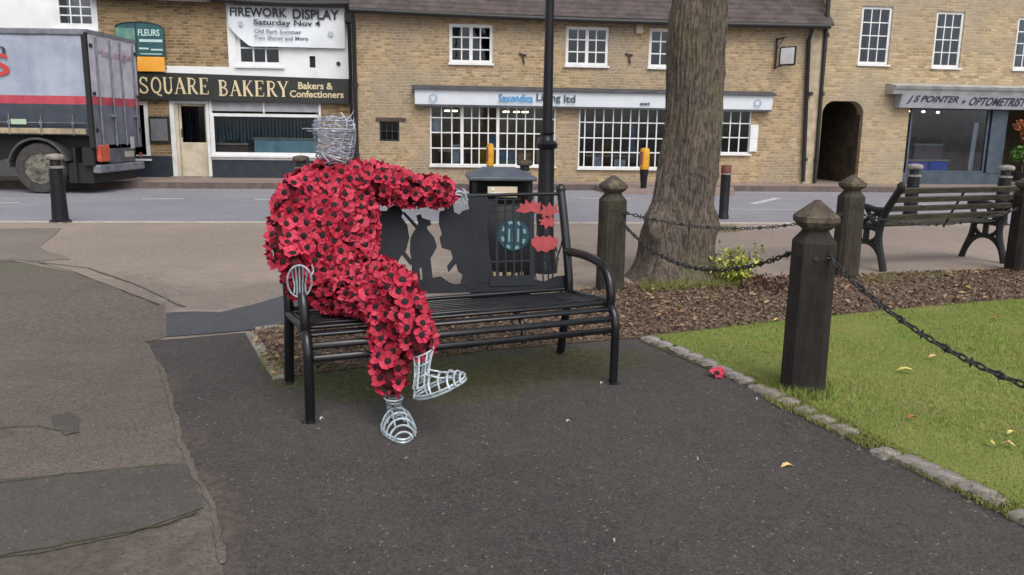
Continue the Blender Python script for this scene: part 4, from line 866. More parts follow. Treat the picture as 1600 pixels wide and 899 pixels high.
body = TB('cargo_body', M_slt, -7.2, -.02, .02, 2.08, zs0-.02, ztop-.02)
cur = MB(); nx = 60
for i in range(nx):
    a, b = -7.18+7.1*i/nx, -7.18+7.1*(i+1)/nx; f = lambda t: -.012*math.sin(t*7.0)-.008*math.sin(t*23)
    cur.add([(TX+a, TY-.005+f(a), zr1_), (TX+b, TY-.005+f(b), zr1_), (TX+b, TY-.005+f(b)*.3, zc), (TX+a, TY-.005+f(a)*.3, zc)], [(0, 1, 2, 3)], 0)
    cur.add([(TX+a, TY-.005+f(a), zr0_), (TX+b, TY-.005+f(b), zr0_), (TX+b, TY-.005+f(b), zr1_), (TX+a, TY-.005+f(a), zr1_)], [(0, 1, 2, 3)], 1)
    cur.add([(TX+a, TY-.005, zd0), (TX+b, TY-.005, zd0), (TX+b, TY-.005+f(b), zr0_), (TX+a, TY-.005+f(a), zr0_)], [(0, 1, 2, 3)], 2)
cur.build('side_curtain', [M_curt, M_red, M_slt], lor, True)
TB('roof_rail', M_tgrey, -7.2, .0, -.04, 2.12, zc+.002, ztop, bev=.02)
TB('strap_rail', M_strap, -7.15, -.12, -.03, .018, zs0, zd0-.05, bev=.01)
st = MB()
for i in range(9):
    x = TX-.35-i*.62; st.tube([(x, TY-.03, zd0+.22), (x, TY-.045, zs0-.02)], .012, 5); st.box(x-.03, x+.03, TY-.05, TY-.032, zd0+.02, zd0+.1)
st.box(TX-7, TX-.1, TY-.035, TY-.02, zd0+.05, zd0+.065); st.build('curtain_straps', M_tgrey, lor)
TB('side_label', flat('pale_label', lin((176, 200, 170))), -1.55, -1.25, -.04, -.03, zd0+.02, zd0+.12)
TB('corner_post', M_chas, -.06, .02, -.03, .06, zs0-.25, ztop-.06)
# rear doors
for k, (y0, y1) in enumerate(((.065, 1.04), (1.06, 2.04))):
    zz = [zs0-.28, zr0_, zr1_, ztop-.07]; mb = MB()
    for j, mi in ((0, 2), (1, 1), (2, 0)): mb.box(TX+.0, TX+.03-.001*j, TY+y0, TY+y1, zz[j]+.001, zz[j+1], mi)
    dd = mb.build('rear_door', [M_rdoor, M_red, M_rdark], lor)
    mb = MB()
    for yy in (y0+.22, y1-.2): mb.tube([(TX+.06, TY+yy, zz[0]+.05), (TX+.06, TY+yy, zz[3]-.05)], .018, 6)
    mb.box(TX+.032, TX+.085, TY+y1-.34, TY+y1-.14, 1.5, 1.56); mb.build('locking_bar', M_tgrey, dd, True)
    for zq in (1.2, 1.9, 2.8): mb = MB(); mb.box(TX+.031, TX+.05, TY+(y0 if k == 0 else y1-.1), TY+(y0+.1 if k == 0 else y1), zq, zq+.07); mb.build('hinge', M_chas, dd)
TB('rear_header', M_tgrey, -.0, .045, .0, 2.08, ztop-.068, ztop-.002)
def worldtext(s_, org, ux, uz, out, w, h, mat, parent, name='lettering', shear=0):
    cu = bpy.data.curves.new('t', 'FONT'); cu.body = s_; cu.resolution_u = 4; cu.shear = shear; cu.extrude = .01; to = bpy.data.objects.new('t', cu); COL.objects.link(to); bpy.context.view_layer.update()
    me = bpy.data.meshes.new_from_object(to); bpy.data.objects.remove(to); co = np.zeros(len(me.vertices)*3); me.vertices.foreach_get('co', co); co = co.reshape(-1, 3); lo, hi = co.min(0), co.max(0)
    q = (co-lo)/(hi-lo); org, ux, uz, out = (np.array(k_) for k_ in (org, ux, uz, out)); W_ = org+q[:, :1]*ux*w+q[:, 1:2]*uz*h+q[:, 2:3]*out*.005
    inv = np.array(WM[parent.name].inverted()); W_ = W_ @ inv[:3, :3].T+inv[:3, 3]; me.vertices.foreach_set('co', W_.ravel()); me.materials.clear(); me.materials.append(mat); me.update()
    o = bpy.data.objects.new(name, me); return reg(o, parent, WM[parent.name])
M_fred = flat('faded_red_print', lin((176, 140, 158))); M_logor = flat('red_logo', lin((200, 66, 70)), .5); M_logod = flat('dark_logo', lin((60, 62, 84)), .5)
a = D(-58, 118, TY); worldtext('es', (a.x, TY-.04, a.z), (1, 0, 0), (0, 0, 1), (0, -1, 0), .93, .42, M_logor, lor)
a = D(-40, 84, TY); worldtext('on', (a.x, TY-.04, a.z), (1, 0, 0), (0, 0, 1), (0, -1, 0), .62, .14, M_logod, lor)
worldtext('Haulage', (TX+.036, TY+.32, 2.62), (0, 1, 0), (0, 0, 1), (1, 0, 0), 1.5, .2, M_fred, lor)
# chassis, lights, bumper, wheels
TB('chassis_beam', M_chas, -7.2, -.05, .3, 1.9, .62, zs0-.03)
TB('side_skirt', M_chas, -5.6, -2.3, .03, .1, .4, zs0-.04)
TB('bumper', M_tgrey, -.1, .06, .08, 2.05, .40, .56, bev=.02); TB('bumper_underside', M_chas, -.6, -.12, .12, 2.0, .2, .6)
TB('rear_panel', pm('dirty_rear_panel', lin((92, 92, 100)), lin((70, 70, 78)), 4), -.04, .03, .55, 1.65, .58, .95)
TB('number_plate', flat('pale_plate', lin((170, 165, 150))), .031, .045, 1.2, 1.6, .68, .80); TB('tail_bracket', flat('pale_bracket', lin((180, 180, 180))), .031, .06, 1.5, 1.62, .85, 1.1)
M_tail = pm('orange_red_lens', lin((205, 95, 60)), lin((180, 70, 50)), 6, .3)
TB('tail_light', M_tail, -.02, .07, .1, .5, .62, .95, bev=.02, label='orange tail light cluster at the near corner'); TB('tail_light', flat('dark_red_lens', lin((130, 50, 46)), .4), .031, .05, 1.86, 1.98, .64, .76, bev=.01)
TB('near_corner_box', M_chas, -.25, -.03, .02, .1, .55, zs0-.25)
def wheel(x, y0, d=1):
    c = (TX+x, TY+y0, .485); w = bpy.data.objects.new('wheel', None); reg(w, lor, Matrix.Translation(c))
    mb = MB(); R = .495; mb.lathe([(R*.62, .0), (R*.95, .0), (R, .05), (R, .25), (R*.95, .3), (R*.62, .3)], 36, (0, 0, 0), axis='Y', cap=False); mb.build('tyre', M_tyre, w, True, True)
    mb = MB(); mb.lathe([(R*.64, .02), (R*.60, .0), (R*.56, .03), (R*.5, .12), (R*.3, .13), (R*.27, .04), (R*.22, .01), (R*.1, .0), (R*.02, .0)], 28, (0, 0, 0), axis='Y'); mb.build('rim', M_rim, w, True, True)
    mb = MB()
    for k in range(10):
        t = k*math.pi/5; mb.lathe([(.02, -.02), (.018, .13)], 6, (math.cos(t)*R*.39, 0, math.sin(t)*R*.39), axis='Y')
    mb.build('wheel_nuts', M_tgrey, w, True, True)
wx = D(62, 260, TY+.05).x-TX
wheel(wx, .04); wheel(wx, 1.75); wheel(wx-4.4, .04); wheel(wx-4.4, 1.75)
for yy in (.0, 1.66):
    mb = MB(); c = (TX+wx, .485); pr_ = []
    for k in range(13):
        t = math.radians(15+150*k/12); pr_.append((c[0]+.60*math.cos(t), c[1]+.60*math.sin(t)))
    for k in range(12, -1, -1):
        t = math.radians(15+150*k/12); pr_.append((c[0]+.56*math.cos(t), c[1]+.56*math.sin(t)))
    for k in range(12):
        q = [pr_[k], pr_[k+1], pr_[24-k], pr_[25-k]]; mb.prism(q, lambda a, b, t: (a, t, b), TY+yy-.01, TY+yy+.42)
    mb.box(c[0]-.66, c[0]-.56, TY+yy, TY+yy+.4, .5, .66); mb.build('mudguard', pm('dusty_mudguard', lin((84, 82, 80)), lin((64, 62, 62)), 6), lor, True)
TB('mud_flap', M_chas, wx+.68, wx+.72, .05, .5, .22, .9)
mb = MB(); mb.bbox(TX-9.6, TX-7.5, TY+.05, TY+2.35, .5, 2.9, .15); cab = mb.build('cab', M_curt, lor)
mb = MB(); mb.box(TX-9.2, TX-8.2, TY+.04, TY+.049, 1.75, 2.5); mb.build('cab_window', M_glassd, cab)

# ------------------------------------------------------------------ bollards
M_bol = pm('black_bollard_paint', (.006, .006, .009), (.011, .011, .016), 6, .4, spec=.35); M_bolw = pm('dirty_white_band', lin((150, 144, 138)), lin((104, 98, 94)), 12, .7); M_bolr = flat('dull_red_band', lin((112, 58, 48)), .6); M_yel = pm('yellow_bollard', lin((222, 164, 40)), lin((196, 138, 30)), 5, .5)
def bollard(x, y, h, r, label, style='black', group='black bollards along the near edge of the road', z=0):
    o = thing('bollard', label, 'bollard', (x, y, z), 0, group if style != 'yellow' else 'yellow bollards on the far pavement')
    if style == 'yellow':
        mb = MB(); mb.lathe([(r*.75, 0), (r*.8, .1), (r*1.2, h*.48)], 14); mb.build('post', M_bol, o, True, True)
        mb = MB(); mb.lathe([(r*1.2, h*.482), (r*1.3, h*.6), (r*1.3, h*.93), (r*1.05, h), (r*.3, h+.01)], 14); mb.build('sleeve', M_yel, o, True, True)
        mb = MB(); mb.box(-r*1.32, -r*.6, -r*1.1, r*.5, h*.6, h*.92); mb.build('brown_panel', M_bolr, o, local=True); return o
    mb = MB()
    if style == 'red': mb.lathe([(r*1.15, 0), (r*1.05, .05), (r*.95, .07), (r, h*.82)], 16)
    else: mb.lathe([(r*1.5, 0), (r*1.5, .03), (r*1.15, .05), (r*1.05, .3), (r*.92, h*.8), (r*.75, h*.81), (r*.75, h*.9), (r*.7, h*.91)], 16)
    mb.build('post', M_bol, o, True, True)
    mb = MB()
    if style == 'red':
        mb.lathe([(r*1.02, h*.822), (r*1.02, h*.85)], 16); mb.build('white_ring', M_bolw, o, True, True)
        mb = MB(); mb.lathe([(r*1.01, h*.852), (r*1.01, h*.98), (r*.8, h)], 16); mb.build('red_cap', M_bolr, o, True, True)
    else:
        mb.lathe([(r*1.1, h*.79), (r*1.12, h*.815), (r*.8, h*.825)], 16); mb.build('collar', M_bolw, o, True, True)
        mb = MB(); mb.lathe([(r*1.1, h*.91), (r*1.28, h*.93), (r*1.28, h*.96), (r*1.1, h*.985), (r*.3, h)], 16); mb.build('cap', M_bolw if style == 'white' else M_cap, o, True, True)
        mb = MB(); mb.lathe([(r*1.55, .0), (r*1.55, .018)], 16); mb.build('base_ring', M_bolw, o, True, True)
    return o
g = G(95, 348); bollard(g.x, g.y, .96, .095, 'black bollard at the left by the lorry wheel', 'white')
for px, py, Y, st, lb in ((470, 243, 12.15, 'black', 'black bollard half hidden behind the shoulder of the poppy figure'), (820, 250, 12.4, 'black', 'black bollard top showing between the litter bin and the lamp post'), (1430, 256, 12.7, 'white', 'black bollard with pale cap behind the left part of the slatted bench'), (1573, 258, 12.8, 'white', 'black bollard with pale cap behind the right part of the slatted bench')):
    q = D(px, py, Y); bollard(q.x, Y, q.z, .095, lb, st)
g = G(1130, 341); bollard(g.x, g.y, D(1130, 258, g.y).z, .08, 'slim black bollard with red top band just right of the tree', 'red', 'black bollards along the near edge of the road')
q = D(1008, 232, 18.4); bollard(q.x, 18.4, q.z-.1, .085, 'yellow topped bollard just left of the tree trunk', 'yellow', z=.1)
q = D(766, 225, 18.4); bollard(q.x, 18.4, q.z-.1, .065, 'yellow topped bollard rising behind the litter bin', 'yellow', z=.1)
a, b = G(985, 299).x, G(1062, 299).x
sheet('pavement_buildout', [(a-.6, 18.15), (b+1, 18.15), (b+1.3, 19.35), (a-.8, 19.3)], .108, M_far, thick=.12)
sheet('pavement_buildout', [(D(735, 300, 18.2).x, 18.15), (D(800, 300, 18.2).x, 18.15), (D(805, 300, 19).x, 19.1), (D(730, 300, 19).x, 19.05)], .108, M_far, thick=.12)

# ------------------------------------------------------------------ lamp post
q = D(853, 300, 8.0); lp = thing('lamp_post', 'tall black cast iron lamp post behind the litter bin', 'lamp post', (q.x, 8.0, 0))
mb = MB(); mb.lathe([(.13, 0), (.13, .06), (.11, .1), (.105, .3), (.085, .36), (.075, 1.15), (.075, 1.2)], 20); mb.build('base', M_bol, lp, True, True)
mb = MB(); mb.lathe([(.078, 1.2), (.1, 1.215), (.105, 1.25), (.085, 1.27), (.06, 1.29), (.055, 1.33), (.07, 1.345), (.07, 1.36), (.05, 1.37)], 20); mb.build('collar', M_bol, lp, True, True)
mb = MB(); mb.lathe([(.05, 1.37), (.043, 2.2), (.034, 4.6), (.034, 4.7)], 16); mb.build('shaft', M_bol, lp, True, True)
mb = MB(); mb.lathe([(.035, 4.7), (.12, 4.75), (.12, 4.78), (.2, 5.25), (.22, 5.27), (.1, 5.45), (.03, 5.6)], 6); mb.build('lantern', M_glassd, lp, local=True)

# ------------------------------------------------------------------ litter bin
q = D(781, 300, 6.6); BX = q.x; bt = D(781, 262, 6.6).z
bi = thing('litter_bin', 'black litter bin with flared grey lid standing behind the memorial bench', 'litter bin', (BX, 6.6, 0), math.radians(6))
M_bin = pm('black_bin_plastic', (.006, .007, .008), (.011, .012, .014), 5, .5, spec=.25); M_lid = pm('slate_lid', lin((84, 92, 104)), lin((70, 76, 86)), 5, .4)
def frustum(mb, w0, w1, z0, z1):
    mb.add([(-w0, -w0, z0), (w0, -w0, z0), (w0, w0, z0), (-w0, w0, z0), (-w1, -w1, z1), (w1, -w1, z1), (w1, w1, z1), (-w1, w1, z1)], [(3, 2, 1, 0), (4, 5, 6, 7), (0, 1, 5, 4), (1, 2, 6, 5), (2, 3, 7, 6), (3, 0, 4, 7)])
mb = MB(); mb.bbox(-.235, .235, -.235, .235, .03, bt-.27, .025); mb.build('body', M_bin, bi, True, True)
mb = MB()
for sx in (-1, 1):
    for sy in (-1, 1): mb.bbox(sx*.215-.02, sx*.215+.02, sy*.215-.02, sy*.215+.02, bt-.272, bt-.09, .005)
mb.box(-.2, .2, -.12, .2, bt-.272, bt-.2); mb.build('hood_posts', M_bin, bi, local=True)
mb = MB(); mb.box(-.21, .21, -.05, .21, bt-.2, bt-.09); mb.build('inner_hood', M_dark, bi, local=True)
mb = MB(); mb.bbox(-.265, .265, -.265, .265, bt-.09, bt-.06, .008); frustum(mb, .262, .13, bt-.0595, bt); lid = mb.build('lid', M_lid, bi, local=True)
mb = MB(); mb.box(-.115, .115, -.24, -.225, bt-.215, bt-.135); lb_ = mb.build('sticker', flat('cream_sticker', lin((205, 190, 165))), bi, local=True)
mb = MB(); mb.box(-.09, .02, -.245, -.241, bt-.205, bt-.18); mb.box(-.09, -.06, -.245, -.241, bt-.165, bt-.145); mb.build('sticker_print', M_white, lb_, local=True)
cz = D(801, 368, 6.35).z; cx = .09; M_cy = flat('pale_cyan_print', lin((120, 150, 160))); M_tl = flat('teal_disc', lin((30, 70, 84)))
mb = MB(); mb.lathe([(.125, -.243), (.125, -.237)], 24, (cx, 0, cz), axis='Y'); cr = mb.build('crest_disc', M_tl, bi, local=True)
mb = MB()
for k in range(8):
    t0 = k*math.pi/4+.12; P_ = [(cx+math.cos(t0+s*.09)*.1, cz+math.sin(t0+s*.09)*.115) for s in range(5)]+[(cx+math.cos(t0+s*.09)*.078, cz+math.sin(t0+s*.09)*.09) for s in range(4, -1, -1)]
    mb.prism(P_, lambda a, b, t: (a, t, b), -.248, -.2435)
for dx in (-.035, 0, .035): mb.box(cx+dx-.008, cx+dx+.008, -.249, -.2435, cz-.055, cz+.05)
mb.build('crest_print', M_cy, cr, local=True)
mb = MB()
for r_ in range(2):
    for k in range(6): mb.box(-.13+k*.055, -.13+k*.055+random.uniform(.02, .04), -.243, -.236, D(800, 428+11*r_, 6.35).z-.02, D(800, 428+11*r_, 6.35).z+random.uniform(.0, .015))
mb.build('worn_print', pm('worn_gold_print', lin((150, 135, 100)), lin((110, 100, 80)), 9), bi, local=True)

# ------------------------------------------------------------------ the tree
tb = (1.56, 7.78); tr = thing('tree', 'large lime tree with furrowed grey brown bark and flared foot', 'tree', (tb[0], tb[1], 0))
def trunk():
    mb = MB(); seg = 160; zs_ = [-.05+.0]+[.02+i*.035 for i in range(95)]+[3.4+i*.2 for i in range(9)]; rings = []
    for z in zs_:
        lean = .10*min(z, 3)/2.2+.03*math.sin(z*1.3); cx_, cy_ = lean, .02*math.sin(z)
        R = .305+.15*math.exp(-z/.16)+.05*math.exp(-((z-.42)/.22)**2)-.028*z+.01*math.exp(-((z-2.3)/.5)**2)
        for k in range(seg):
            t = 2*math.pi*k/seg; c_, s_ = math.cos(t), math.sin(t)
            r = R+.07*math.exp(-z/.13)*max(0, math.cos(3*t+.8))*1.0+.05*noise.noise(Vector((c_*1.2, s_*1.2, z*1.1)))
            w = noise.noise(Vector((c_*3, s_*3, z*1.3)))*.5
            rd = 1-abs(math.sin(19*(t+w*.25+.12*noise.noise(Vector((z*2.2, c_*2, s_*2))))))
            r += .011*(.5-rd**1.5)+.012*noise.noise(Vector((c_*14, s_*14, z*2.5)))+.006*noise.noise(Vector((c_*30, s_*30, z*12)))
            for (tt, zz_, am, wd) in ((-.35, .55, .06, .10), (-2.4, .5, .06, .12), (-2.7, .62, .05, .08), (-.9, .18, .05, .08), (-2.1, .12, .05, .1), (-.2, .98, .02, .05), (-.1, 1.9, .018, .12)):
                dt = math.atan2(math.sin(t-tt), math.cos(t-tt)); r += am*math.exp(-(dt/.3)**2-((z-zz_)/wd)**2)*(1+.8*noise.noise(Vector((c_*9, s_*9, z*9))))
            rings.append((cx_+c_*r, cy_+s_*r, z))
    n = len(zs_); mb.v = rings; mb.f = [(i*seg+k, i*seg+(k+1) % seg, (i+1)*seg+(k+1) % seg, (i+1)*seg+k) for i in range(n-1) for k in range(seg)]; mb.m = [0]*len(mb.f)
    return mb.build('trunk', M_bark, tr, True, True)
trunk()
mb = MB(); tips = []
for k in range(9):
    a = k*2.4+.3; z0 = 4.2+.1*k; pts = [Vector((.15, 0, z0-.4))]; d = Vector((math.cos(a)*.55, math.sin(a)*.55, .8)).normalized(); p = Vector((.15, 0, z0-.3)); L = []
    for i in range(7):
        p = p+d*.55; d = (d+Vector((random.uniform(-.25, .25), random.uniform(-.25, .25), random.uniform(-.1, .25)))).normalized(); pts.append(p.copy())
        if i > 1:
            e = (d+Vector((random.uniform(-1, 1), random.uniform(-1, 1), random.uniform(-.3, .5)))).normalized(); mb.tube([p, p+e*.5, p+e*1.0+Vector((0, 0, .1))], [.035, .02, .008], 6); tips += [p+e*.6, p+e]
    mb.tube(pts, [.15-.02*i for i in range(8)], 8); tips.append(p)
mb.build('limb', M_bark, tr, True, True)
M_tleaf = isl('autumn_lime_leaf', [lin((120, 124, 50)), lin((150, 140, 58)), lin((96, 104, 44)), lin((160, 130, 60))])
tp = np.array([tuple(p) for p in tips]); idx = rng.integers(0, len(tp), 9000); C_ = tp[idx]+rng.normal(0, .42, (9000, 3))
leafmesh('crown', C_[:, :2], 0, .04, .065, M_tleaf, None, None, kind=None, tilt=1, parent=tr, Z=C_[:, 2])
# basal shoots beside the trunk
g = G(1140, 442); sh = thing('shrub', 'bright yellow green shoots at the right foot of the tree', 'shrub', (g.x, g.y, 0))
M_yg = isl('yellow_green_leaf', [lin((178, 190, 70)), lin((200, 200, 90)), lin((140, 156, 52)), lin((110, 130, 44)), lin((190, 170, 80))], .7)
st_ = MB(); PP = []
for k in range(46):
    a = random.uniform(0, 6.28); r_ = random.uniform(0, .14); e = Vector((math.cos(a)*random.uniform(.05, .25), math.sin(a)*random.uniform(.05, .15), random.uniform(.10, .34))); b_ = Vector((math.cos(a)*r_, math.sin(a)*r_, 0))
    st_.tube([b_, b_+e*.5+Vector((0, 0, .04)), b_+e], [.004, .003, .0015], 5)
    for j in range(20): PP.append(b_+e*(random.uniform(.25, 1.05))+Vector([random.gauss(0, .025) for _ in range(3)]))
st_.build('stems', M_bark, sh, True, True); PP = np.array([tuple(p) for p in PP])
leafmesh('foliage', PP[:, :2], 0, .016, .032, M_yg, None, None, kind=None, tilt=.9, parent=sh, Z=np.maximum(PP[:, 2], .01))
lp_ = np.concatenate([scatter(gp((1150, 440), (1235, 440), (1240, 462), (1160, 462)), 420)]); leafmesh('leaf_pile', lp_, .02, .015, .035, isl('dead_leaf', [lin((84, 62, 52)), lin((108, 80, 66)), lin((64, 50, 45))]), 'small heap of dark dead leaves right of the tree foot', 'leaf litter', tilt=1.1, Z=.02+rng.uniform(0, .06, 420))

# ------------------------------------------------------------------ wooden posts and chains
def wpost(x, y, h, w, mat, rz, label):
    o = thing('wooden_post', label, 'post', (x, y, 0), rz, 'chamfered wooden posts carrying the chains round the lawn')
    def ring(hw, z, ch): return [(hw, -hw+ch, z), (hw, hw-ch, z), (hw-ch, hw, z), (-hw+ch, hw, z), (-hw, hw-ch, z), (-hw, -hw+ch, z), (-hw+ch, -hw, z), (hw-ch, -hw, z)]
    def loft(L, name, mat):
        mb = MB(); mb.v = [p for r in L for p in r]; n = len(L); mb.f = [(i*8+k, i*8+(k+1) % 8, (i+1)*8+(k+1) % 8, (i+1)*8+k) for i in range(n-1) for k in range(8)]+[tuple(range(7, -1, -1)), tuple(range((n-1)*8, n*8))]; mb.m = [0]*len(mb.f)
        mb.v = [(a+.0015*noise.noise(Vector((a*40, b*40, c*3))), b, c) for a, b, c in mb.v]; return mb.build(name, mat, o, local=True)
    hw = w/2; c = hw*.36
    L = [ring(hw*1.02, -.1, c)]+[ring(hw*(1.02-.04*k/8), h*.79*k/8, c) for k in range(9)]+[ring(hw*.92, h*.80, c), ring(hw*.66, h*.835, hw*.24), ring(hw*.6, h*.85, hw*.24)]
    loft(L, 'shaft', mat)
    loft([ring(hw*.6, h*.852, hw*.24), ring(hw*.86, h*.872, hw*.4), ring(hw*1.04, h*.895, hw*.46), ring(hw*1.04, h*.92, hw*.46), ring(hw*.78, h*.943, hw*.36), ring(hw*.34, h*.982, hw*.16), ring(hw*.12, h, hw*.05)], 'finial', M_cap)
    for a in (-1, 1): mb = MB(); mb.lathe([(.014, 0), (.014, .008)], 8, (0, a*(hw+.002)-.004, h*.72), axis='Y'); mb.build('chain_plate', M_chain, o, local=True)
    return o
wpost(1.595, 4.30, 1.05, .212, M_postdark, math.radians(-12), 'nearest dark wooden post with pointed finial at the lawn edge')
wpost(.862, 7.1, 1.01, .215, M_postgreen, math.radians(8), 'wooden post with pointed finial between the memorial bench and the tree')
wpost(3.27, 7.95, 1.0, .215, M_postgreen, math.radians(5), 'green stained wooden post at the left end of the slatted bench')
wpost(5.27, 8.42, 1.0, .22, M_postdark, math.radians(5), 'wooden post at the right edge in front of the slatted bench')
wpost(2.40, 1.50, 1.05, .212, M_postdark, math.radians(-12), 'dark wooden post holding the near end of the front chain')
LINK = MB(); LINK.tube([(.030*math.cos(t)*1.0, .011*math.sin(t), 0) for t in [math.pi*k/6 for k in range(12)]], .0052, 5, close=True); LINK = LINK.mesh('chain_link', M_chain, True)
SPK = MB(); SPK.tube([(.030*math.cos(t), .011*math.sin(t), 0) for t in [math.pi*k/6 for k in range(12)]], .0055, 5, close=True)
for s1_ in (-1, 1): SPK.tube([(0, 0, 0), (0, .004, s1_*.024)], [.009, .002], 5); SPK.tube([(0, 0, 0), (0, s1_*.022, .004)], [.008, .002], 5)
SPK = SPK.mesh('chain_link', M_chain, True)
def chain(A, B_, sag, label, sc=1.0):
    A, B_ = Vector(A), Vector(B_); o = thing('chain', label, 'chain', (A+B_)/2, 0, 'spiked iron chains slung between the wooden posts'); N = 200; P_ = [A.lerp(B_, k/N)-Vector((0, 0, 4*sag*(k/N)*(1-k/N))) for k in range(N+1)]
    cum = [0]
    for i in range(N): cum.append(cum[-1]+(P_[i+1]-P_[i]).length)
    step = .047*sc; n = int(cum[-1]/step)
    for k in range(n):
        s_ = (k+.5)*cum[-1]/n; i = next(i for i in range(N) if cum[i+1] >= s_); p = P_[i].lerp(P_[i+1], (s_-cum[i])/(cum[i+1]-cum[i])); t = (P_[i+1]-P_[i]).normalized()
        side = t.cross(Vector((0, 0, 1))).normalized(); up = side.cross(t)
        R_ = Matrix((t, side if k % 2 else up, t.cross(side if k % 2 else up))).transposed().to_4x4()
        inst('chain_link', SPK if k % 3 == 0 else LINK, Matrix.Translation(p) @ R_ @ Matrix.Scale(sc, 4), o)
chain((.95, 7.0, .70), (3.17, 7.88, .63), .14, 'chain slung across the front of the tree trunk to the green post behind')
chain((.93, 6.98, .62), (1.56, 4.42, .77), .24, 'lower chain sagging from the left wooden post to the nearest dark post')
chain((1.63, 4.19, .77), (2.38, 1.62, .80), .33, 'thick front chain sagging over the lawn to the right edge', 1.0)
chain((3.38, 7.95, .62), (5.16, 8.38, .66), .13, 'chain hanging behind the green post in front of the slatted bench')
chain((5.38, 8.42, .66), (8.0, 8.6, .66), .2, 'chain leaving the right edge from the last post')

# ------------------------------------------------------------------ memorial bench
A0 = G(485, 660); BU = Vector((.916, .401, 0)).normalized(); BV = Vector((-BU.y, BU.x, 0)); BL = 1.67; brz = math.atan2(BU.y, BU.x)
mbch = thing('memorial_bench', 'black metal memorial bench with cut out soldiers and red poppies in its back', 'bench', A0, brz)
R_T = .024
prof_leg = [(0, 0), (-.004, .15), (-.004, .30), (.004, .36), (.03, .41), (.08, .437), (.16, .445), (.35, .428), (.55, .415)]
def smooth(pts, n=5):
    P = [Vector(p) for p in pts]; out = []
    for i in range(len(P)-1):
        p0, p1, p2, p3 = P[max(i-1, 0)], P[i], P[i+1], P[min(i+2, len(P)-1)]
        for k in range(n):
            t = k/n; out.append(.5*((2*p1)+(p2-p0)*t+(2*p0-5*p1+4*p2-p3)*t*t+(3*p1-p0-3*p2+p3)*t**3))
    out.append(P[-1]); return out
for a in (0, BL):
    mb = MB(); mb.tube(smooth([(a, b, z) for b, z in prof_leg]), R_T, 10); mb.lathe([(.045, 0), (.045, .008), (.026, .01)], 12, (a, 0, 0)); fl_ = mb.build('front_leg', M_black, mbch, True, True)
    mb = MB(); mb.tube(smooth([(a, .655, 0), (a, .60, .25), (a, .56, .42), (a, .585, .6), (a, .64, .82), (a, .70, 1.02)]), R_T*1.1, 10); mb.lathe([(.01, .045), (.028, .03), (.030, .01), (.028, -.01)], 10, (a, .703, 1.02)); mb.lathe([(.045, 0), (.045, .008), (.026, .01)], 12, (a, .655, 0))
    mb.build('rear_post', M_black, mbch, True, True)
    mb = MB(); mb.tube(smooth([(a, .6, .665), (a, .42, .672), (a, .26, .665), (a, .15, .64), (a, .085, .58), (a, .06, .5), (a, .062, .43)]), R_T*1.05, 10); mb.build('armrest', M_black, mbch, True, True)
for a in (.56, 1.12):
    mb = MB(); mb.tube(smooth([(a, b+.008, z-.016) for b, z in prof_leg[2:]]), .015, 8); mb.build('seat_support', M_black, mbch, True, True)
mb = MB(); mb.tube([(0, .5, .39), (BL, .5, .39)], .014, 8); mb.build('rear_rail', M_black, mbch, True, True)
SP = smooth([(0, b, z) for b, z in prof_leg[2:]], 8); cumS = [0]
for i in range(len(SP)-1): cumS.append(cumS[-1]+(SP[i+1]-SP[i]).length)
ns = 11
for k in range(ns):
    s_ = .012+(cumS[-1]-.03)*k/(ns-1); i = next(i for i in range(len(SP)-1) if cumS[i+1] >= s_); p = SP[i].lerp(SP[i+1], (s_-cumS[i])/(cumS[i+1]-cumS[i])); t = (SP[i+1]-SP[i]).normalized(); n_ = Vector((0, -t.z, t.y))
    M_ = Matrix(((1, 0, 0, 0), (0, t.y, n_.y, p.y), (0, t.z, n_.z, p.z), (0, 0, 0, 1)))
    mb = MB(); mb.bbox(R_T*.8, BL-R_T*.8, -.017, .017, -.008, .010, .006, M=M_); mb.build('seat_slat', M_black, mbch, True, True)
# back: cut steel sheet in the sloping plane of the back
BN = (BV*(-.975)+Vector((0, 0, .222))).normalized(); BP0 = A0+BV*.575+Vector((0, 0, .45)); BT = (BV*.222+Vector((0, 0, .975))).normalized()
def bp(px, py):
    q = onplane(px, py, BP0, BN)-BP0; return q.dot(BU), q.dot(BT)
def BW(a, b, t): return BP0+BU*a+BT*b+BN*t
cut = MB()
def poly(pts, mat=0, t0=0, th=.005): cut.prism([bp(*p) for p in pts], BW, t0, t0+th, mat)
mb = MB(); e0, e1 = bp(442, 312), bp(878, 303); zt_ = e1[1]
mb.tube([BW(0, zt_, 0), BW(BL, zt_, 0)], .011, 8); mb.build('top_rail', M_black, mbch, True)
mb = MB(); zb_ = bp(880, 452)[1]; mb.tube([BW(0, zb_, 0), BW(BL, zb_, 0)], .013, 8); mb.build('lower_rail', M_black, mbch, True)
poly([(585, 447), (886, 440), (886, 452), (585, 462)], t0=.0)
poly([(586, 462), (586, 445), (600, 440), (618, 447), (640, 440), (660, 437), (688, 432), (702, 442), (716, 446), (735, 436), (760, 440), (785, 437), (810, 442), (835, 437), (850, 440), (868, 432), (886, 430), (886, 447)], t0=.001)
poly([(560, 330), (604, 330), (606, 326), (614, 321), (624, 323), (629, 332), (627, 340), (636, 352), (639, 372), (634, 392), (628, 398), (622, 408), (616, 450), (560, 455)], t0=.002)
poly([(628, 333), (631, 331), (655, 356), (652, 361)], t0=.003)
poly([(622, 392), (628, 388), (645, 410), (641, 415)], t0=.003)
poly([(650, 337), (657, 335), (659, 341), (672, 345), (673, 352), (666, 355), (668, 360), (678, 372), (682, 386), (677, 396), (672, 404), (676, 440), (661, 446), (658, 418), (655, 420), (657, 448), (643, 448), (643, 410), (640, 392), (641, 372), (646, 362), (651, 356), (653, 349)], t0=.004)
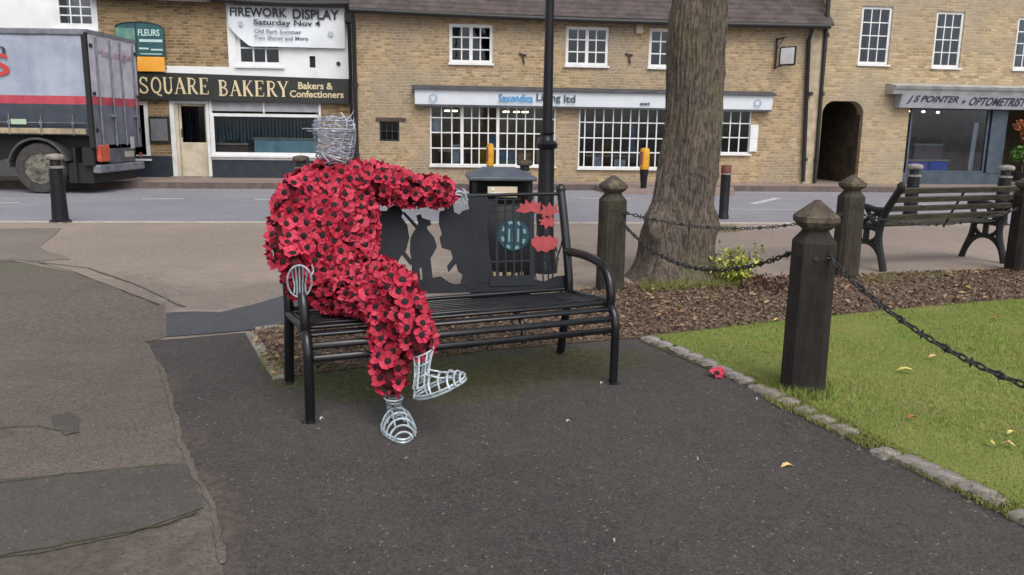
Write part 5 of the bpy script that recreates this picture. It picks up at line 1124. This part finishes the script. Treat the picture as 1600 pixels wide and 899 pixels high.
poly([(686, 331), (700, 327), (702, 318), (707, 318), (709, 332), (717, 336), (722, 330), (736, 326), (744, 322), (752, 330), (757, 312), (775, 312), (772, 332), (760, 340), (756, 362), (748, 382), (752, 410), (744, 432), (745, 452), (729, 452), (728, 445), (718, 446), (722, 430), (715, 424), (712, 412), (700, 426), (698, 416), (707, 404), (704, 392), (690, 388), (686, 372), (690, 366), (685, 350)], t0=.005)
poly([(729, 308), (760, 308), (768, 330), (760, 350), (764, 400), (772, 440), (729, 445), (741, 400), (735, 340)], t0=.006)
poly([(692, 320), (697, 318), (700, 330), (695, 332)], t0=.007)
for x0, x1, y0, y1 in ((773, 776.5, 308, 440), (787, 789.5, 310, 438), (800, 802.5, 312, 436), (812, 814, 330, 436), (826, 833, 330, 446)): poly([(x0, y0), (x1, y0), (x1+1, y1), (x0+1, y1)], t0=.008)
for y in (312, 320, 331, 345): poly([(764, y), (812, y-1), (812, y+.5), (764, y+1.8)], t0=.009)
poly([(764, 408), (832, 406), (832, 409), (764, 411)], t0=.009); poly([(764, 432), (832, 430), (832, 446), (764, 448)], t0=.010)
poly([(829, 306), (833, 306), (834, 335), (830, 335)], t0=.010)
pan = cut.build('back_panel', M_blackpanel, mbch)
mb = MB()
def stem(pts, w=.005): mb.tube([BW(*bp(*p), .004) for p in pts], w, 6)
stem([(845, 393), (846, 415), (849, 440)]); stem([(853, 393), (855, 415), (857, 440)]); stem([(838, 335), (840, 365)]); stem([(862, 345), (864, 372), (870, 395)]); stem([(878, 380), (868, 408), (862, 436)]); stem([(850, 405), (860, 414), (868, 420), (872, 404)], .004); stem([(880, 360), (876, 385)], .004); stem([(836, 395), (834, 420), (838, 440)], .004)
mb.build('flower_stems', M_blackpanel, pan, True)
def ppoly(pts, t):
    m_ = MB(); m_.prism([bp(*p) for p in pts], BW, t, t+.006); return m_.build('poppy_cutout', M_redpanel, mbch)
ppoly([(803, 331), (812, 324), (810, 318), (818, 321), (820, 312), (826, 320), (832, 311), (835, 320), (843, 316), (842, 330), (846, 336), (838, 334), (828, 331), (818, 334)], .012)
ppoly([(840, 331), (847, 328), (845, 320), (852, 325), (857, 317), (861, 324), (870, 319), (868, 328), (872, 333), (863, 335), (858, 341), (852, 337), (845, 341), (846, 335)], .012)
ppoly([(838, 344), (846, 344), (848, 338), (854, 343), (861, 339), (862, 345), (869, 346), (862, 350), (861, 356), (855, 353), (850, 360), (848, 352), (841, 352), (844, 348)], .014)
ppoly([(828, 374), (834, 373), (837, 368), (842, 372), (847, 369), (852, 372), (857, 368), (861, 372), (867, 371), (870, 378), (868, 384), (863, 390), (857, 391), (852, 395), (845, 392), (838, 394), (834, 388), (829, 384)], .012)
# lettering row cut in the sheet, seen as worn pale marks
# ------------------------------------------------------------------ slatted bench seen from behind
N1 = G(1380, 425); U2 = (G(1570, 412)-N1).normalized(); V2 = Vector((-U2.y, U2.x, 0)); L2 = 1.78
sb = thing('slatted_bench', 'weathered slatted bench with ornate black iron ends seen from behind', 'bench', N1, math.atan2(U2.y, U2.x))
for a in (0, L2-.03):
    mb = MB(); Tt = lambda pts, r: mb.tube(smooth([(a, b, z) for b, z in pts], 4), r*1.45, 7)
    Tt([(0, 0), (.03, .1), (.09, .27), (.10, .42), (.05, .6), (-.06, .78), (-.12, .87), (-.10, .9)], .026)
    Tt([(.54, 0), (.50, .12), (.44, .28), (.42, .42)], .024); Tt([(.03, .1), (.10, .2), (.18, .26), (.27, .28), (.36, .26), (.44, .2), (.50, .1)], .02)
    Tt([(.02, .63), (.15, .62), (.3, .64), (.42, .655), (.5, .64), (.5, .6), (.46, .57), (.42, .42)], .022); Tt([(.10, .42), (.26, .44), (.42, .42)], .022)
    Tt([(.27, .28), (.27, .42)], .022); Tt([(.10, .38), (.16, .31), (.22, .28)], .016); Tt([(.43, .38), (.37, .31), (.32, .28)], .016)
    Tt([(.10, .46), (.2, .5), (.28, .6), (.3, .63)], .016); Tt([(.4, .46), (.3, .5), (.2, .56), (.1, .6)], .016); Tt([(.04, .62), (.12, .56), (.1, .47)], .014)
    mb.build('iron_end', M_iron, sb, True, True)
mb = MB(); mb.tube([(L2*.52, .13, .42), (L2*.52, .04, .6), (L2*.52, -.09, .84)], .012, 6); mb.build('back_strap', M_iron, sb, True, True)
for k in range(4):
    z = .55+.094*k; b = .115-.52*(z-.42); M_ = Matrix.Translation((0, b, z)) @ Matrix.Rotation(math.radians(-66), 4, 'X')
    m_ = MB(); m_.bbox(.02, L2-.05, -.031, .031, -.011, .011, .004, M=Matrix.Translation((0, b-.0, z)) @ Matrix.Rotation(math.radians(117), 4, 'X')); m_.build('back_slat', M_wood, sb, False, True)
for k in range(5):
    m_ = MB(); m_.bbox(.02, L2-.05, .13+.07*k, .19+.07*k, .445, .467, .006); m_.build('seat_slat', M_wood, sb, False, True)

# ------------------------------------------------------------------ poppy figure sitting on the bench
fig = thing('poppy_figure', 'seated soldier shaped sculpture covered in red poppies with wire head, hands and boots', 'sculpture', D(520, 460, 4.15)-Vector((0, 0, 0)))
SK = {'torso': [(525, 436, 4.20, .15), (522, 395, 4.22, .165), (515, 340, 4.25, .17), (518, 300, 4.28, .13), (520, 275, 4.3, .08)],
 'tl': [(478, 435, 4.12, .12), (474, 385, 4.15, .115), (474, 330, 4.18, .115), (478, 300, 4.2, .10)], 'tr': [(556, 425, 4.28, .12), (556, 380, 4.3, .12), (557, 330, 4.33, .118), (556, 295, 4.35, .105)],
 'sh': [(460, 300, 4.17, .085), (500, 280, 4.25, .09), (545, 277, 4.32, .09), (580, 285, 4.38, .085)],
 'ra': [(458, 305, 4.14, .09), (444, 345, 4.08, .075), (440, 382, 4.0, .08), (446, 402, 3.93, .075), (462, 412, 3.86, .06)],
 'la': [(575, 286, 4.36, .115), (615, 291, 4.45, .105), (650, 300, 4.52, .092), (688, 301, 4.62, .092)],
 'l1': [(515, 455, 4.15, .12), (560, 458, 3.98, .115), (600, 470, 3.83, .105), (609, 530, 3.76, .09), (610, 590, 3.68, .088)],
 'l2': [(540, 430, 4.18, .13), (585, 434, 3.98, .115), (620, 449, 3.80, .10), (642, 490, 3.70, .088), (655, 535, 3.63, .082)]}
def flesh():
    me = bpy.data.meshes.new('b'); bm = bmesh.new()
    for ch in SK.values():
        P = [(D(x, y, Y), r-.026) for x, y, Y, r in ch]
        for i in range(len(P)-1):
            n = max(2, int((P[i+1][0]-P[i][0]).length/.025))
            for k in range(n+1):
                t = k/n; p = P[i][0].lerp(P[i+1][0], t); r = P[i][1]*(1-t)+P[i+1][1]*t
                bmesh.ops.create_icosphere(bm, subdivisions=2, radius=r, matrix=Matrix.Translation(p))
    bm.to_mesh(me); bm.free(); o = bpy.data.objects.new('b', me); COL.objects.link(o)
    m = o.modifiers.new('r', 'REMESH'); m.mode = 'VOXEL'; m.voxel_size = .016
    m2 = o.modifiers.new('s', 'SMOOTH'); m2.factor = .5; m2.iterations = 6
    dg = bpy.context.evaluated_depsgraph_get(); me2 = bpy.data.meshes.new_from_object(o.evaluated_get(dg)); bpy.data.objects.remove(o)
    return me2
fm = flesh(); inv = WM[fig.name].inverted(); fm.transform(inv); fm.materials.clear(); fm.materials.append(M_under); fm.name = 'body'
fo_ = bpy.data.objects.new('body', fm); reg(fo_, fig, WM[fig.name]); fo_['label'] = 'dark red padded body under the poppies'
nV = len(fm.vertices); vc = np.zeros(nV*3); fm.vertices.foreach_get('co', vc); vc = vc.reshape(-1, 3); vn = np.array([tuple(v.normal) for v in fm.vertices])
sel = rng.permutation(nV)[:16000]; vc, vn = vc[sel], vn[sel]
first = int(np.argmax(vc[:, 2])); dist = np.linalg.norm(vc-vc[first], axis=1); ch_ = [first]; 
while True:
    i = int(np.argmax(dist))
    if dist[i] < .042: break
    ch_.append(i); dist = np.minimum(dist, np.linalg.norm(vc-vc[i], axis=1))
def poppy_mesh(seed):
    r_ = random.Random(seed); pet, N, rings = 4+seed % 2, 20, 4; mb = MB(); ph = [r_.uniform(0, 6) for _ in range(4)]
    vs = [(0, 0, .002)]
    for j in range(1, rings+1):
        f = j/rings
        for k in range(N):
            t = 2*math.pi*k/N; lob = abs(math.cos(pet*t/2+ph[0]*.0)); R = .044*(.85+.15*lob**.6)*(1+.07*math.sin(3*t+ph[1]))
            rr = R*f; z = .004+.014*f**1.6*(1+.6*math.sin(2*t+ph[2]))+.007*f*f*math.sin(pet*2*t+ph[3])+.003*f*math.sin(7*t+ph[0])-(0.009*f if lob < .3 else 0)
            vs.append((rr*math.cos(t), rr*math.sin(t), z))
    fs = [(0, 1+k, 1+(k+1) % N) for k in range(N)]
    for j in range(rings-1): fs += [(1+j*N+k, 1+(j+1)*N+k, 1+(j+1)*N+(k+1) % N, 1+j*N+(k+1) % N) for k in range(N)]
    mb.add(vs, fs); return mb
def poppy_mat(name, a, b):
    m, t, p = newmat(name); co = coord(t); oi = nd(t, 'ShaderNodeObjectInfo'); f = nz(t, co, 60, 3)
    c = mixc(t, oi.outputs['Random'], a, b); c = mixc(t, mth(t, 'MULTIPLY', ramp(t, f, .35, .7), .35), c, tuple(x*.55 for x in a))
    t.links.new(c, p.inputs['Base Color']); p.inputs['Roughness'].default_value = .62; p.inputs['Specular IOR Level'].default_value = .35
    bump(t, f, .3, .003, p); return m
M_pop = poppy_mat('poppy_petal', (.36, .012, .036), (.62, .052, .105))
PMS = [poppy_mesh(s).mesh('poppy', M_pop, True) for s in range(7)]
cm = MB(); cm.lathe([(.0152, .006), (.0162, .011), (.012, .014), (.003, .015)], 10); CMS = cm.mesh('poppy_centre', M_poppy_c, True)
items = []
eye_l = inv @ EYE
for i in ch_:
    p, n_ = Vector(vc[i]), Vector(vn[i]); facing = n_.dot((eye_l-p).normalized()); items.append((facing, p, n_))
items.sort(key=lambda q: -q[0]); rest = bmesh.new(); nfront = 0
for k, (fc, p, n_) in enumerate(items):
    n2 = (n_+Vector([random.gauss(0, .12) for _ in range(3)])).normalized()
    M_ = Matrix.Translation(p+n_*.008) @ n2.to_track_quat('Z', 'Y').to_matrix().to_4x4() @ Matrix.Rotation(random.uniform(0, 6.28), 4, 'Z') @ Matrix.Diagonal((*([random.uniform(.88, 1.1)]*2), random.uniform(.8, 1.35), 1))
    if k < 300:
        o = inst('poppy', random.choice(PMS), WM[fig.name] @ M_, fig); inst('poppy_centre', CMS, WM[fig.name] @ M_, o)
    else:
        for me_ in (PMS[k % 7], CMS):
            nb_ = len(rest.verts); nf0 = len(rest.faces); rest.from_mesh(me_); rest.verts.ensure_lookup_table(); rest.faces.ensure_lookup_table()
            bmesh.ops.transform(rest, matrix=M_, verts=rest.verts[nb_:])
            for f in rest.faces[nf0:]: f.material_index = 1 if me_ is CMS else 0; f.smooth = True
rm_ = bpy.data.meshes.new('poppies'); rest.to_mesh(rm_); rest.free(); rm_.materials.append(M_pop); rm_.materials.append(M_poppy_c)
tag(reg(bpy.data.objects.new('poppies', rm_), fig, WM[fig.name]), kind='stuff'); print('poppies', len(items), len(rm_.polygons))
# wire head with flat cap
hc = D(523, 224, 4.30); mb = MB(); hr = random.Random(3)
def ringp(rx, ry, z, n=22, jit=.004): return [hc+BU*(rx*math.cos(2*math.pi*k/n)+hr.gauss(0, jit))+BV*(ry*math.sin(2*math.pi*k/n)+hr.gauss(0, jit))+Vector((0, 0, z+hr.gauss(0, jit))) for k in range(n)]
profH = [(-.125, .05), (-.10, .075), (-.07, .09), (-.045, .097), (-.02, .10), (.0, .102), (.025, .104), (.045, .106), (.065, .107), (.09, .108), (.112, .10), (.125, .085)]
for z, r_ in profH: mb.tube(ringp(r_, r_*1.05, z), .0026, 5, close=True)
for r_ in (.02, .045, .07): mb.tube(ringp(r_, r_, .128), .0022, 4, close=True)
for k in range(11):
    t = 2*math.pi*k/11; mb.tube([hc+BU*(r_*math.cos(t+.06*i))+BV*(r_*1.05*math.sin(t+.06*i))+Vector((0, 0, z)) for i, (z, r_) in enumerate(profH)], .0028, 5)
for k in range(150):
    t = hr.uniform(0, 6.28); z = hr.uniform(-.11, .12); r_ = .1 if z > -.05 else .08; t2 = t+hr.uniform(.4, 1.6); z2 = z+hr.uniform(-.05, .05)
    mb.tube([hc+BU*r_*math.cos(t+(t2-t)*s)+BV*r_*math.sin(t+(t2-t)*s)+Vector((0, 0, z+(z2-z)*s)) for s in (0, .33, .66, 1)], .0026, 4)
mb.tube([hc+BU*(.135*math.cos(t)-.03)+BV*(.12*math.sin(t)-.03)+Vector((0, 0, .072)) for t in [2*math.pi*k/20 for k in range(20)]], .003, 5, close=True)
mb.tube([hc+BU*(.12*math.cos(t)-.02)+BV*(.115*math.sin(t)-.02)+Vector((0, 0, .06)) for t in [2*math.pi*k/20 for k in range(20)]], .0025, 5, close=True)
mb.build('wire_head', M_wire2, fig, True)
# wire hands
def wire(mb_, pts, r=.0035, close=False): mb_.tube(pts, r, 6, close=close)
h0 = D(468, 440, 3.78); mb = MB(); ex = Vector((.97, .2, 0)).normalized(); ey = Vector((.1, -.35, .93)).normalized(); ez = ex.cross(ey)
wire(mb, [h0+ex*.056*math.cos(t)+ey*.088*math.sin(t) for t in [2*math.pi*k/24 for k in range(24)]], .0045, True)
for k, xx in enumerate((-.034, -.017, .0, .018, .036)):
    h_ = .088*math.sqrt(1-(xx/.056)**2); wire(mb, [h0+ex*xx+ey*h_, h0+ex*xx*.9+ey*h_*.3-ez*.016, h0+ex*(xx*.7)-ey*h_*.4-ez*.012, h0+ex*xx*.75-ey*h_*.93], .0042)
wire(mb, [h0+ex*.05+ey*.02, h0+ex*.064+ey*.045-ez*.02, h0+ex*.058+ey*.075-ez*.02], .004)
mb.build('wire_hand', M_wire, fig, True)
h1 = D(716, 302, 4.66); mb = MB()
for k in range(5):
    o_ = BU*.0; y_ = (k-2)*.016; base = h1-BU*.055+BV*y_; wire(mb, [base, base+BU*.05+Vector((0, 0, .012)), base+BU*(.085)+Vector((0, 0, .002-.006*k)), base+BU*(.10)+Vector((0, 0, -.04-.01*(k % 3)))], .004)
for s_ in (0, .045, .085): wire(mb, [h1-BU*.055+BU*s_+BV*.036*math.cos(t)+Vector((0, 0, .02*math.sin(t)+.004)) for t in [2*math.pi*k/12 for k in range(12)]], .0032, True)
wire(mb, [h1-BU*.04-BV*.035, h1-BU*.0-BV*.055-Vector((0, 0, .01)), h1+BU*.02-BV*.05-Vector((0, 0, .05))], .004)
for k in range(4): wire(mb, [h1-BU*(.04-.02*k)+BV*.03+Vector((0, 0, .01)), h1-BU*(.03-.02*k)-BV*.03-Vector((0, 0, .01))], .003)
mb.build('wire_hand', M_wire, fig, True)
# wire boots: sole loop, arches over the instep, ankle rings, uprights
def boot(heel, fwd, up, L=.25, ank=.15, ankdir=None, hs=1.0):
    fwd = fwd.normalized(); up = (up-fwd*up.dot(fwd)).normalized(); sd_ = fwd.cross(up); ankdir = (ankdir or up).normalized(); mb = MB()
    def sole(t, z, k=1.0):
        x = .5-.5*math.cos(t); w = (.040+.032*math.sin(math.pi*min(1, .12+x*.72)))*k; return heel+fwd*L*(.5-.5*math.cos(t))+sd_*w*math.sin(t)*1.05+up*z
    for z, k in ((.004, 1), (.018, 1.02)): wire(mb, [sole(2*math.pi*i/24, z, k) for i in range(24)], .0055, True)
    for x, h in ((.42, .088), (.60, .086), (.76, .076), (.87, .058), (.95, .036)):
        h *= hs
        w = (.040+.032*math.sin(math.pi*(.12+x*.72)))*(1 if x < .8 else .9 if x < .9 else .7); wire(mb, [heel+fwd*L*x+sd_*w*math.cos(t)+up*(.012+h*math.sin(t)) for t in [math.pi*k/10 for k in range(11)]], .0052)
    for xx in (-.5, .5): wire(mb, [heel+fwd*L*.40+up*.10+sd_*xx*.05, heel+fwd*L*.62+up*.09*hs+sd_*xx*.06, heel+fwd*L*.85+up*.062*hs+sd_*xx*.06], .0045)
    top = heel+fwd*L*.2+up*.05
    R_ = []
    for z, r_ in ((.0, .040), (.05, .036), (.10, .040), (ank, .05)):
        c = top+ankdir*z; Rg = [c+fwd*r_*math.cos(t)+sd_*r_*.85*math.sin(t) for t in [2*math.pi*k/14 for k in range(14)]]; R_.append(Rg); wire(mb, Rg, .0036, True)
    for k in range(0, 14, 2): wire(mb, [sole(math.pi*2*k/14*.0+(2*math.pi*((7-k) % 14)/14)*.35, .01)]*0+[R_[0][k]*1.0, R_[1][k], R_[2][k], R_[3][k]], .0048)
    for k in (5, 7, 9): wire(mb, [R_[0][k], heel+fwd*L*.02+sd_*(.03 if k == 5 else -.03 if k == 9 else 0)+up*.012], .004)
    for k in (2, 12): wire(mb, [R_[0][k], heel+fwd*L*.3+sd_*(.04 if k == 2 else -.04)+up*.012], .004)
    return mb.build('wire_boot', M_wire, fig, True)
toe = G(629, 690); hl = G(614, 655); f_ = (toe-hl); boot(Vector((hl.x, hl.y, .006)), f_, Vector((0, 0, 1)), L=f_.length+.04, ank=.13, ankdir=D(611, 605, 3.68)-Vector((hl.x, hl.y, .06)))
he = D(650, 622, 3.56); to_ = D(729, 594, 3.50); boot(he, to_-he, Vector((.0, -.15, 1)), L=(to_-he).length, ank=.15, hs=.68, ankdir=D(655, 560, 3.62)-he)
# one fallen poppy at the edge of the lawn
g = G(1119, 590); o = thing('fallen_poppy', 'single red poppy lying on the edge of the asphalt by the setts', 'poppy', (g.x, g.y, .012)); inst('petals', PMS[2], WM[o.name] @ Matrix.Rotation(.5, 4, 'X') @ Matrix.Translation((0, 0, .012)), o); inst('centre', CMS, WM[o.name] @ Matrix.Rotation(.5, 4, 'X') @ Matrix.Translation((0, 0, .012)), o)
print('tris', sum(len(o.data.loop_triangles) or len(o.data.polygons) for o in bpy.data.objects if o.type == 'MESH'))
